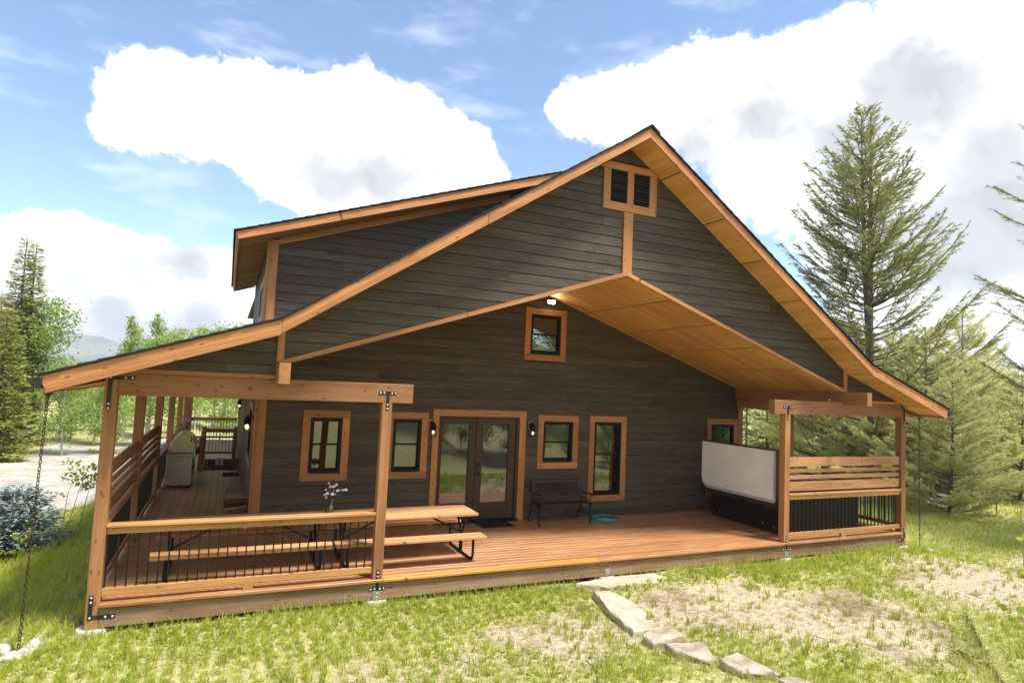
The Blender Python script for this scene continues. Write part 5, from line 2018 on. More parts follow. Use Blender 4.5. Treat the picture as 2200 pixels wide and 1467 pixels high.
# ------------------------------------------------------------------ stones
def slab(name, pts, z0, z1, mat, label, cat, tilt=(0, 0), seed=1, group=None):
    """a flat stone with an uneven outline; pts (x,y) of the top face"""
    rnd = random.Random(seed)
    cx = sum(p[0] for p in pts) / len(pts)
    cy = sum(p[1] for p in pts) / len(pts)
    out = []
    n = len(pts)
    for i in range(n):
        a, b = pts[i], pts[(i + 1) % n]
        L = math.hypot(b[0] - a[0], b[1] - a[1])
        k = max(1, int(L / 0.10))
        for q in range(k):
            t = q / k
            j = 0.0 if q == 0 else rnd.uniform(-0.012, 0.012)
            out.append((a[0] + (b[0] - a[0]) * t + j, a[1] + (b[1] - a[1]) * t + j))
    m = len(out)
    zt = lambda x, y: z1 + tilt[0] * (x - cx) + tilt[1] * (y - cy)
    V = []
    for s, dz, jit in ((0.96, 0.0, 0.006), (1.0, -0.015, 0.008), (1.015, -0.5 * (z1 - z0), 0.02), (0.99, -(z1 - z0), 0.02)):
        for x, y in out:
            V.append((cx + (x - cx) * s + rnd.uniform(-jit, jit), cy + (y - cy) * s + rnd.uniform(-jit, jit), zt(x, y) + dz + rnd.uniform(-jit, jit) * 0.6))
    V.append((cx, cy, zt(cx, cy) + 0.004))
    F = [(i, (i + 1) % m, 4 * m) for i in range(m)]
    for r in range(3):
        for i in range(m):
            j = (i + 1) % m
            F.append((r * m + i, (r + 1) * m + i, (r + 1) * m + j, r * m + j))
    F.append(tuple(3 * m + i for i in range(m))[::-1])
    V = [(x - cx, y - cy, z - z1) for x, y, z in V]
    o = MB().add(V, F, 0).build(name, mat)
    o.location = (cx, cy, z1)
    tag(o, label, cat, group)
    return o


def rock(c, r, sc, mat, label, seed, group='rocks'):
    rnd = random.Random(seed)
    import bmesh
    bm = bmesh.new()
    bmesh.ops.create_icosphere(bm, subdivisions=3, radius=1.0)
    for v in bm.verts:
        p = v.co.copy()
        k = 1.0
        for q in range(6):
            d = Vector((math.sin(seed * 3.1 + q * 1.7), math.cos(seed * 1.3 + q * 2.9), math.sin(seed + q * 4.3))).normalized()
            k = min(k, 0.62 + 0.08 * (q % 3) + max(0, 1 - p.dot(d)) * 0.5) if p.dot(d) > 0.45 else k
        k += 0.05 * math.sin(5 * p.x + seed) * math.cos(4 * p.y + 2 * p.z)
        v.co = Vector((p.x * sc[0], p.y * sc[1], p.z * sc[2])) * (r * k)
    me = bpy.data.meshes.new('rock')
    bm.to_mesh(me)
    bm.free()
    me.materials.append(mat)
    o = link_mesh('rock', me)
    o.location = c
    o.rotation_euler = (0, 0, rnd.uniform(0, 6))
    tag(o, label, 'rock', group)


def build_stones():
    g = 'stones leading from the deck'
    slab('stone_step', [(6.737, -0.46), (7.47, -0.53), (8.009, -0.44), (7.899, -0.12), (7.09, -0.12), (6.374, -0.2)], -0.46, -0.262, FLAG, 'long flat flagstone lying against the deck rim', 'stone', (0, 0.02), 1, g)
    slab('stone_step', [(6.195, -1.4), (6.115, -2.044), (6.4, -2.06), (6.5, -1.76), (6.64, -1.614), (6.7, -1.2), (6.63, -0.72), (6.382, -0.685)], -0.46, -0.252, FLAG, 'long sawn flagstone pointing away from the deck', 'stone', (0, 0.03), 2, g)
    slab('stone_step', [(6.12, -2.42), (6.402, -2.44), (6.6, -2.4), (6.63, -2.14), (6.284, -2.15), (6.129, -2.22)], -0.46, -0.245, ROCK, 'blocky pinkish stone next after the long flagstone', 'stone', (0.04, 0.1), 3, g)
    slab('stone_step', [(6.2, -2.7), (6.3, -2.86), (6.43, -3.04), (6.56, -3.02), (6.66, -2.66), (6.2, -2.55)], -0.46, -0.252, ROCK, 'wedge shaped pink stone in the middle of the stone row', 'stone', (0.03, 0.1), 4, g)
    slab('stone_step', [(6.5, -3.24), (6.56, -3.4), (6.74, -3.5), (6.9, -3.52), (6.8, -3.09), (6.511, -3.12)], -0.46, -0.235, ROCK, 'rough thick stone second from the end of the stone row', 'stone', (0.05, 0.1), 5, g)
    slab('stone_step', [(6.83, -3.88), (7.09, -3.93), (7.11, -3.772), (6.98, -3.64), (6.8, -3.661)], -0.46, -0.26, ROCK, 'pale stone cut by the lower edge, last of the stone row', 'stone', (0, 0.05), 6, g)
    g = 'pale rocks below the left rain chain'
    z = gz(-0.5, -0.4)
    rock((-0.50, -0.43, z + 0.02), 0.17, (1.1, 0.9, 0.5), PALE, 'flat pale rock directly under the left rain chain', 1, g)
    rock((-0.74, -0.28, z + 0.02), 0.20, (1.2, 0.9, 0.5), PALE, 'pale rock behind the chain at the left edge', 2, g)
    rock((-0.40, -0.20, z + 0.02), 0.14, (1.1, 0.8, 0.5), PALE, 'smaller pale rock on the deck side of the left rain chain', 3, g)
    g = 'rocks by the right corner of the deck'
    rock((14.80, -0.34, gz(14.8, -0.34)), 0.16, (1.5, 0.8, 0.6), PALE, 'long pale rock just past the right corner post', 4, g)
    rock((15.0, -0.8, gz(15.0, -0.8)), 0.12, (1.3, 0.9, 0.6), ROCK, 'low brown rock in the grass beyond the right corner', 5, g)
    rock((15.2, -1.05, gz(15.2, -1.05)), 0.10, (1.2, 0.9, 0.6), PALE, 'smallest pale rock in the grass beyond the right corner', 6, g)
    rock((7.02, -3.42, gz(7.02, -3.42) + 0.0), 0.07, (1.2, 1, 0.5), PALE, 'fist sized pale rock touching the end of the stone row', 7, g)


build_stones()


# ------------------------------------------------------------------ grass
def blades(x, y, h, w, lean, tint, n_seg=2):
    """bent tapered blades; arrays of equal length"""
    n = len(x)
    z = ground_z(x, y) - 0.01
    az = RNG.uniform(0, 2 * np.pi, n)
    la = RNG.uniform(0, 2 * np.pi, n)
    sx, sy = np.cos(az) * w / 2, np.sin(az) * w / 2
    lx, ly = np.cos(la) * lean * h, np.sin(la) * lean * h
    V = np.zeros((n, 5, 3))
    for k, (t, ww) in enumerate(((0.0, 1.0), (0.55, 0.75))):
        px, py, pz = x + lx * t * t, y + ly * t * t, z + h * t * (1 - 0.25 * lean * t)
        V[:, 2 * k] = np.stack([px - sx * ww, py - sy * ww, pz], 1)
        V[:, 2 * k + 1] = np.stack([px + sx * ww, py + sy * ww, pz], 1)
    V[:, 4] = np.stack([x + lx, y + ly, z + h * (1 - 0.25 * lean)], 1)
    b = np.arange(n) * 5
    F = np.concatenate([np.stack([b, b + 1, b + 3], 1), np.stack([b, b + 3, b + 2], 1), np.stack([b + 2, b + 3, b + 4], 1)])
    T = np.repeat(tint, 5)
    return V.reshape(-1, 3), F, T


def blocked(x, y):
    """no grass under the deck, house or gravel, or where flat stones lie"""
    b = (x > -0.06) & (x < 14.56) & (y > -0.02) & (y < 19.2)
    b |= gravel_mask(x, y) > 0.5
    for x0, x1, y0, y1 in ((6.45, 7.95, -0.44, -0.13), (6.22, 6.62, -2.0, -0.72), (6.18, 6.56, -2.38, -2.2), (6.28, 6.55, -2.9, -2.62), (6.56, 6.82, -3.4, -3.14)):
        b |= (x > x0) & (x < x1) & (y > y0) & (y < y1)
    return b


def scatter(x0, x1, y0, y1, per_m2, gate, bias=1.0):
    n = int((x1 - x0) * (y1 - y0) * per_m2)
    x, y = RNG.uniform(x0, x1, n), RNG.uniform(y0, y1, n)
    # pull blades together into tufts
    cx, cy = np.round(x / 0.16) * 0.16, np.round(y / 0.16) * 0.16
    jx = (vnoise(cx * 7.1, cy * 3.3, 1.9) - 0.5) * 0.16
    jy = (vnoise(cx * 2.7 + 9, cy * 8.9, 1.7) - 0.5) * 0.16
    k = RNG.uniform(0.0, 0.75, n)
    x, y = x + (cx + jx - x) * k, y + (cy + jy - y) * k
    g = green_mask(x, y)
    keep = (RNG.random(n) < gate(g)) & ~blocked(x, y)
    return x[keep], y[keep], g[keep]


def build_grass():
    Vs, Fs, Ts, off = [], [], [], 0
    S_, sF, sT, soff = [], [], [], 0
    zones = [(-1.2, 6.5, -3.2, 0.05, 2100, 1.0, 0.0065), (6.5, 12.0, -5.0, 0.05, 1300, 1.0, 0.007), (12.0, 15.5, -4.5, 0.3, 1000, 1.0, 0.008),
             (-3.2, 0.05, 0.0, 5.0, 1500, 1.35, 0.0095), (-7.0, -0.05, 5.0, 9.6, 650, 1.3, 0.011), (14.5, 21.0, -4.0, 5.0, 420, 1.2, 0.012), (21.0, 36.0, -6.0, 14, 70, 1.3, 0.03),
             (-14, -1, 14.2, 24, 60, 1.6, 0.03), (14.6, 24, 5, 22, 70, 1.3, 0.03), (0.9, 1.7, 10.6, 13.0, 500, 1.0, 0.012)]
    for x0, x1, y0, y1, dn, hs, w in zones:
        x, y, g = scatter(x0, x1, y0, y1, dn, lambda q: 0.10 + 0.90 * sstep(q, 0.15, 0.85))
        n = len(x)
        if (x0, y0) == (0.9, 10.6):
            n = 0
        if n:
            h = (0.035 + 0.085 * RNG.random(n) ** 1.6 + 0.10 * np.clip(g - 0.45, 0, 1) * RNG.random(n)) * hs
            h *= 1 + 0.9 * np.exp(-((y + 0.12) / 0.16) ** 2) * (x > 0) * (x < 14.5) * RNG.random(n)
            t = np.clip(0.05 + 0.45 * fbm(x, y, 0.9, 3) + 0.55 * vnoise(np.round(x / 0.13) * 5.3, np.round(y / 0.13) * 4.7, 1.37) + RNG.normal(0, 0.10, n), 0, 1)
            V, F, T = blades(x, y, h, w * (0.6 + 0.8 * RNG.random(n)), 0.25 + 0.65 * RNG.random(n), t)
            Vs.append(V); Fs.append(F + off); Ts.append(T)
            off += len(V)
        # dry straw between
        x, y, g = scatter(x0, x1, y0, y1, dn * 0.30, lambda q: 0.55 - 0.30 * q)
        n = len(x)
        if n:
            V, F, T = blades(x, y, (0.02 + 0.055 * RNG.random(n)) * hs, w * 0.7, 0.7 + 1.3 * RNG.random(n), RNG.random(n))
            S_.append(V); sF.append(F + soff); sT.append(T)
            soff += len(V)
    # upright tufts standing on the bare ground
    nt = 4200
    tx = np.concatenate([RNG.uniform(-1, 15.5, nt), RNG.uniform(5, 15.5, 1500)])
    ty = np.concatenate([RNG.uniform(-5.2, -0.1, nt), RNG.uniform(-4.8, -0.3, 1500)])
    pick = RNG.random(len(tx)) < 0.25 + 0.6 * sstep(fbm(tx, ty, 0.8, 3), 0.40, 0.62)
    tx, ty = tx[pick], ty[pick]
    m = 13
    x = np.repeat(tx, m) + RNG.normal(0, 0.022, len(tx) * m)
    y = np.repeat(ty, m) + RNG.normal(0, 0.022, len(tx) * m)
    th = np.repeat(0.045 + 0.115 * RNG.random(len(tx)) ** 1.3 + 0.05 * np.exp(-((ty + 0.35) / 0.35) ** 2), m)
    tt = np.repeat(RNG.uniform(0.05, 0.8, len(tx)), m)
    k = ~blocked(x, y)
    x, y, th, tt = x[k], y[k], th[k], tt[k]
    n = len(x)
    V, F, T = blades(x, y, th * RNG.uniform(0.6, 1.15, n), RNG.uniform(0.006, 0.0105, n), 0.12 + 0.45 * RNG.random(n), np.clip(tt + RNG.normal(0, 0.12, n), 0, 1))
    Vs.append(V); Fs.append(F + off); Ts.append(T)
    off += len(V)
    V, F = np.concatenate(Vs), np.concatenate(Fs)
    o = link_mesh('grass', raw_mesh('grass', V, F, GRASSL, {'tint': np.concatenate(Ts)}))
    tag(o, 'yellow green spring grass growing in patches', 'grass', None, 'stuff')
    V, F = np.concatenate(S_), np.concatenate(sF)
    o = link_mesh('straw', raw_mesh('straw', V, F, STRAWL, {'tint': np.concatenate(sT)}))
    tag(o, 'dry straw and old grass lying between the green blades', 'dry grass', None, 'stuff')
    # tall dry stalks along the rim, and low broad-leaved weeds
    n = 46
    x = np.concatenate([RNG.normal(12.4, 0.35, 26), RNG.uniform(11.2, 14.2, 10), RNG.uniform(1, 6, 10)])
    y = RNG.uniform(-0.32, -0.06, n)
    V, F, T = blades(x, y, 0.16 + 0.24 * RNG.random(n), np.full(n, 0.006), 0.3 + 0.6 * RNG.random(n), RNG.random(n))
    o = link_mesh('dry_stalks', raw_mesh('dry_stalks', V, F, STRAWL, {'tint': T}))
    tag(o, 'tall dry stalks standing along the deck rim', 'dry grass', None, 'stuff')
    n = 1500
    x, y = RNG.uniform(-1, 14, n), -RNG.gamma(1.6, 0.45, n) - 0.03
    x = np.concatenate([x, RNG.uniform(3, 11, 500)]); y = np.concatenate([y, RNG.uniform(-4.6, -1.5, 500)])
    keep = (green_mask(x, y) > 0.42) & ~blocked(x, y)
    x, y = x[keep], y[keep]
    n = len(x)
    VV, TT = [], []
    z = ground_z(x, y)
    for k in range(6):
        a = RNG.uniform(0, 6.28, n)
        L = 0.022 + 0.03 * RNG.random(n)
        e = 0.3 + 0.9 * RNG.random(n)
        d = np.stack([np.cos(a) * np.cos(e), np.sin(a) * np.cos(e), np.sin(e)], 1)
        s = np.stack([-np.sin(a), np.cos(a), 0 * a], 1)
        p = np.stack([x, y, z + 0.012], 1) + d * (L * 0.3)[:, None]
        q = np.stack([p, p + d * (L * .6)[:, None] + s * (L * .32)[:, None], p + d * (L * 1.25)[:, None], p + d * (L * .6)[:, None] - s * (L * .32)[:, None]], 1)
        VV.append(q.reshape(-1, 3))
        TT.append(np.repeat(RNG.random(n) * 0.7, 4))
    V = np.concatenate(VV)
    F = np.arange(len(V)).reshape(-1, 4)
    o = link_mesh('weeds', raw_mesh('weeds', V, F, GRASSL, {'tint': np.concatenate(TT)}))
    tag(o, 'low broad leaved weeds scattered through the grass', 'weeds', None, 'stuff')


build_grass()


def build_litter():
    n = 1700
    x, y = RNG.uniform(-1, 17, n), RNG.uniform(-5.2, -0.05, n)
    k = ~blocked(x, y)
    x, y = x[k], y[k]
    n = len(x)
    z = ground_z(x, y)
    r = 0.006 + 0.020 * RNG.random(n) ** 3
    oct_ = np.array([(1, 0, 0), (0, 1, 0), (-1, 0, 0), (0, -1, 0), (0, 0, 0.7), (0.6, 0.6, 0.45), (-0.6, 0.6, 0.5), (-0.6, -0.6, 0.4), (0.6, -0.6, 0.5)])
    V = oct_[None] * (0.7 + 0.6 * RNG.random((n, 9, 1))) * r[:, None, None] + np.stack([x, y, z], 1)[:, None]
    f = np.array([(0, 5, 4), (5, 1, 4), (1, 6, 4), (6, 2, 4), (2, 7, 4), (7, 3, 4), (3, 8, 4), (8, 0, 4), (0, 1, 5), (1, 2, 6), (2, 3, 7), (3, 0, 8)])
    F = (f[None] + (np.arange(n) * 9)[:, None, None]).reshape(-1, 3)
    tag(link_mesh('pebbles', raw_mesh('pebbles', V.reshape(-1, 3), F, ROCK)), 'small pebbles scattered over the bare soil', 'pebbles', None, 'stuff')
    paths = []
    for q in range(170):
        px_, py_ = RNG.uniform(0, 16), RNG.uniform(-5, -0.3)
        if bool(blocked(np.array([px_]), np.array([py_]))[0]):
            continue
        a, L = RNG.uniform(0, 6.28), RNG.uniform(0.08, 0.45)
        t = np.linspace(-0.5, 0.5, 5)
        xs, ys = px_ + np.cos(a) * L * t, py_ + np.sin(a) * L * t + RNG.normal(0, 0.012, 5)
        paths.append((np.stack([xs, ys, ground_z(xs, ys) + 0.008], 1), np.full(5, RNG.uniform(0.002, 0.005))))
    tv, tf = limb_tubes(paths, 4)
    tag(link_mesh('twigs', raw_mesh('twigs', tv, tf, BARKS)), 'dead twigs lying on the ground before the deck', 'twigs', None, 'stuff')


# ------------------------------------------------------------------ trees
def limb_tubes(paths, n=6):
    """paths: list of (points array (m,3), radii (m)) -> arrays"""
    Vs, Fs, off = [], [], 0
    for P, Rr in paths:
        m = len(P)
        T = np.gradient(P, axis=0)
        T /= np.linalg.norm(T, axis=1)[:, None] + 1e-9
        ref = np.array([0.31, 0.87, 0.39])
        A = np.cross(T, ref)
        A /= np.linalg.norm(A, axis=1)[:, None] + 1e-9
        B = np.cross(T, A)
        an = np.arange(n) * 2 * np.pi / n
        ring = P[:, None] + (A[:, None] * np.cos(an)[None, :, None] + B[:, None] * np.sin(an)[None, :, None]) * np.asarray(Rr)[:, None, None]
        Vs.append(ring.reshape(-1, 3))
        i = np.arange(m - 1)[:, None] * n
        k = np.arange(n)[None]
        k2 = (k + 1) % n
        Fs.append(np.stack([i + k, i + k2, i + n + k2, i + n + k], -1).reshape(-1, 4) + off)
        off += m * n
    return np.concatenate(Vs), np.concatenate(Fs)


build_litter()


def leaf_quads(P, size, rnd, up=0.0, aspect=0.8):
    n = len(P)
    a = rnd.normal(size=(n, 3))
    a[:, 2] *= 0.6
    a /= np.linalg.norm(a, axis=1)[:, None]
    b = rnd.normal(size=(n, 3))
    b -= a * (a * b).sum(1)[:, None]
    b /= np.linalg.norm(b, axis=1)[:, None]
    s = size[:, None] / 2
    return np.stack([P - a * s, P - b * s * aspect, P + a * s, P + b * s * aspect], 1).reshape(-1, 3)


def make_aspen(seed, H, Rc, nleaf, lsize, low=0.28):
    rnd = np.random.default_rng(seed)
    t = np.linspace(0, 1, 10)
    bend = rnd.normal(size=2) * 0.02 * H
    trunk = np.stack([bend[0] * np.sin(t * 2.2), bend[1] * np.sin(t * 2.8), t * H * 0.97], 1)
    paths = [(trunk, 0.012 * H * (1 - t * 0.88) + 0.004)]
    clumps = []
    nb = 24
    for k in range(nb):
        h = low + (0.97 - low) * ((k + rnd.random()) / nb)
        rel = (h - low) / (1 - low)
        prof = (0.55 + 0.45 * math.sin(min(1, rel * 1.6) * math.pi / 2)) * (1 - rel ** 2.2) + 0.10
        L = Rc * prof * rnd.uniform(0.6, 1.15)
        az = rnd.uniform(0, 2 * np.pi)
        el = rnd.uniform(0.35, 0.95)
        d = np.array([math.cos(az) * math.cos(el), math.sin(az) * math.cos(el), math.sin(el)])
        i = h * 9
        p0 = np.array([np.interp(h, t, trunk[:, q]) for q in range(3)])
        s = np.linspace(0, 1, 5)
        pts = p0 + d * (L * s)[:, None] + np.array([0, 0, 0.12 * L]) * (s ** 2)[:, None]
        paths.append((pts, 0.004 * H * (1 - rel * 0.6) * (1 - s * 0.8) + 0.003))
        for q in (0.5, 0.75, 1.0):
            clumps.append((p0 + d * L * q + np.array([0, 0, 0.12 * L * q * q]), L * 0.36 * rnd.uniform(0.7, 1.2) + 0.12))
    clumps.append((trunk[-1], Rc * 0.22))
    C = np.array([c[0] for c in clumps])
    Sg = np.array([c[1] for c in clumps])
    pk = rnd.choice(len(C), nleaf, p=Sg ** 1.6 / (Sg ** 1.6).sum())
    off = rnd.normal(size=(nleaf, 3)) * 0.55
    P = C[pk] + off * Sg[pk][:, None] * np.array([1, 1, 0.85])
    V = leaf_quads(P, lsize * rnd.uniform(0.6, 1.25, nleaf), rnd)
    F = np.arange(len(V)).reshape(-1, 4)
    shade = rnd.random(len(C))
    tint = np.repeat(np.clip(0.15 + 0.55 * shade[pk] + 0.35 * rnd.random(nleaf), 0, 1), 4)
    tv, tf = limb_tubes(paths)
    return raw_mesh('trunk', tv, tf, BARKA, None, True), raw_mesh('crown', V, F, ASPENL, {'tint': tint})


def make_spruce(seed, H, Rc, mat, ndl=0.085, rows=44, droop=0.35, density=1.0, barkm=None, power=0.85):
    """narrow conifer: whorls of drooping boughs set with flat sprays"""
    rnd = np.random.default_rng(seed)
    t = np.linspace(0, 1, 8)
    paths = [(np.stack([0 * t, 0 * t, t * H], 1), 0.016 * H * (1 - t * 0.95) + 0.004)]
    VV, TT = [], []
    for r in range(rows):
        h = 0.03 + 0.955 * (r + rnd.random() * 0.8) / rows
        L0 = Rc * (1 - h) ** power + 0.03 * Rc
        nbr = int(round(7 + 5 * (1 - h)))
        for b in range(nbr):
            az = rnd.uniform(0, 2 * np.pi)
            L = L0 * rnd.uniform(0.72, 1.12)
            dz = rnd.uniform(0.0, 0.35) - droop * (1 - h)
            m = max(3, int(L / 0.15))
            s = np.linspace(0.0, 1, m)
            dirh = np.array([math.cos(az), math.sin(az), 0])
            pts = np.array([0, 0, h * H]) + dirh * (L * s)[:, None]
            pts[:, 2] += L * (dz * s - droop * 0.6 * s ** 2 + 0.34 * s ** 3)
            if b % 2 == 0:
                paths.append((pts[::max(1, m // 3)], np.linspace(0.010, 0.003, len(pts[::max(1, m // 3)])) * (0.4 + L)))
            nl = max(5, int(L * 34 * density))
            q = rnd.random(nl) ** 0.75
            base = np.stack([np.interp(q, s, pts[:, k]) for k in range(3)], 1)
            side = np.cross(dirh, [0, 0, 1.0])
            wid = (0.14 + 0.26 * L * (1 - q) * 0.7) * rnd.choice([-1, 1], nl) * rnd.random(nl)
            base = base + side * wid[:, None]
            base[:, 2] -= np.abs(wid) * 0.25
            d = dirh[None] * 0.8 + side[None] * np.sign(wid)[:, None] * rnd.uniform(0.3, 0.9, nl)[:, None]
            d[:, 2] += rnd.normal(0.02, 0.22, nl)
            d /= np.linalg.norm(d, axis=1)[:, None]
            n_ = np.stack([rnd.normal(0, 0.35, nl), rnd.normal(0, 0.35, nl), np.ones(nl)], 1)
            e = np.cross(d, n_)
            e /= np.linalg.norm(e, axis=1)[:, None]
            ll = ndl * rnd.uniform(1.0, 2.3, nl)[:, None]
            ww = ndl * rnd.uniform(0.22, 0.42, nl)[:, None]
            VV.append(np.stack([base, base + d * ll * .55 + e * ww, base + d * ll, base + d * ll * .55 - e * ww], 1).reshape(-1, 3))
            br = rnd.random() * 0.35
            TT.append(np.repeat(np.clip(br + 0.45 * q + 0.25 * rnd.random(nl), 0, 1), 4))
    V = np.concatenate(VV)
    F = np.arange(len(V)).reshape(-1, 4)
    tv, tf = limb_tubes(paths, 5)
    return raw_mesh('trunk', tv, tf, barkm or BARKP, None, True), raw_mesh('crown', V, F, mat, {'tint': np.concatenate(TT)})


def needle_tufts(C, D, rnd, n, L, w):
    """bunches of needles: centres C (k,3) with axis D"""
    k = len(C)
    c = np.repeat(C, n, 0)
    ax = np.repeat(D, n, 0)
    d = rnd.normal(size=(k * n, 3)) + ax * 0.9
    d /= np.linalg.norm(d, axis=1)[:, None]
    e = np.cross(d, rnd.normal(size=(k * n, 3)))
    e /= np.linalg.norm(e, axis=1)[:, None]
    ll = (L * rnd.uniform(0.7, 1.2, k * n))[:, None]
    c = c + ax * (rnd.uniform(-0.5, 0.5, k * n) * L)[:, None]
    return np.stack([c - e * w / 2, c + e * w / 2, c + d * ll], 1).reshape(-1, 3)


def make_pine(seed, H, Rc, mat, limbs=120, twin=False, tuft=9, nl=0.11, nw=0.014, base=0.12, up=0.55, full=1.0):
    """open pine: upswept limbs with tufts of needles toward the tips"""
    rnd = np.random.default_rng(seed)
    t = np.linspace(0, 1, 12)
    trunks = [np.stack([0.02 * H * np.sin(t * 2), 0.0 * t, t * H], 1)]
    paths = [(trunks[0], 0.0145 * H * (1 - t * 0.93) + 0.006)]
    if twin:
        s = np.linspace(0, 1, 9)
        z0 = 0.42 * H
        tw = np.stack([-0.035 * H * np.minimum(1, s * 2.2), 0.01 * H * s, z0 + (H * 0.975 - z0) * s], 1)
        trunks.append(tw)
        paths.append((tw, 0.0078 * H * (1 - s * 0.92) + 0.005))
    C, Dd, tn = [], [], []
    for k in range(limbs):
        tr = trunks[0] if not twin or rnd.random() < 0.55 else trunks[1]
        lo = base if tr is trunks[0] else 0.45
        h = lo + (0.985 - lo) * ((k + rnd.random()) / limbs)
        z = h * H
        p0 = np.array([np.interp(z, tr[:, 2], tr[:, q]) for q in range(3)])
        prof = (1 - h) ** 0.72 * (0.75 + 0.25 * min(1, (h - base) / 0.15 + 0.4)) + 0.02
        L = Rc * prof * rnd.uniform(0.65, 1.15)
        az = rnd.uniform(0, 2 * np.pi)
        if twin and tr is trunks[1]:
            az = rnd.normal(np.pi, 1.1)
        s = np.linspace(0, 1, 7)
        dirh = np.array([math.cos(az), math.sin(az), 0])
        rise = rnd.uniform(0.15, 0.45) + 0.40 * h
        pts = p0 + dirh * (L * s)[:, None]
        pts[:, 2] += L * (rise * s * 0.5 + up * 0.6 * s ** 2.2 - 0.10 * (1 - h) * s)
        paths.append((pts, (0.008 + 0.009 * L) * (1 - 0.85 * s) + 0.002))
        ntw = max(4, int(L * 7 * full))
        for q in range(ntw):
            u = rnd.uniform(0.22, 1.0) ** 0.8
            b = np.array([np.interp(u, s, pts[:, i]) for i in range(3)])
            sd = np.cross(dirh, [0, 0, 1.0]) * rnd.choice([-1, 1])
            tl = (0.12 + 0.34 * L * (1.15 - u)) * rnd.uniform(0.4, 1.0)
            d = dirh * 0.75 + sd * rnd.uniform(0.3, 1.0) + np.array([0, 0, rnd.uniform(0.0, 0.6)])
            d /= np.linalg.norm(d)
            e = b + d * tl + np.array([0, 0, 0.10 * tl])
            paths.append((np.stack([b, (b + e) / 2 - np.array([0, 0, 0.02]), e]), np.array([0.006, 0.004, 0.002])))
            nt = max(2, int(tl / 0.085))
            for w_ in np.linspace(0.25, 1.0, nt):
                C.append(b + (e - b) * w_)
                Dd.append(d)
                tn.append(rnd.random())
        for w_ in np.linspace(0.5, 1, max(3, int(L * 4))):
            C.append(np.array([np.interp(w_, s, pts[:, i]) for i in range(3)]))
            Dd.append((pts[-1] - pts[-2]) / np.linalg.norm(pts[-1] - pts[-2]))
            tn.append(rnd.random())
    for tr in trunks:
        for w_ in np.linspace(0.93, 1.0, 8):
            C.append(np.array([np.interp(w_ * tr[-1, 2], tr[:, 2], tr[:, q]) for q in range(3)]))
            Dd.append(np.array([0, 0, 1.0]))
            tn.append(rnd.random())
    C, Dd, tn = np.array(C), np.array(Dd), np.array(tn)
    V = needle_tufts(C, Dd, rnd, tuft, nl, nw)
    F = np.arange(len(V)).reshape(-1, 3)
    tint = np.repeat(np.clip(np.repeat(tn, tuft) * 0.75 + 0.25 * rnd.random(len(C) * tuft), 0, 1), 3)
    tv, tf = limb_tubes(paths, 5)
    return raw_mesh('trunk', tv, tf, BARKP, None, True), raw_mesh('crown', V, F, mat, {'tint': tint})


def plant(name, meshes, x, y, label, cat, scale=1.0, rz=0.0, group=None, z=None, sz=None):
    root = empty(name, (x, y, (gz(x, y) if z is None else z) - 0.05), rz)
    root.scale = (scale, scale, sz or scale)
    for nm, me in zip(('trunk', 'crown'), meshes):
        link_mesh(nm, me, root)
    tag(root, label, cat, group)
    return root


def pixel(px, py, dep):
    """a point seen in the photograph, dep metres ahead"""
    F_ = 1335.0662
    return CAM + (FWD * F_ + RGT * (px - 1100) - UPV * (py - 733.5)) * (dep / F_)


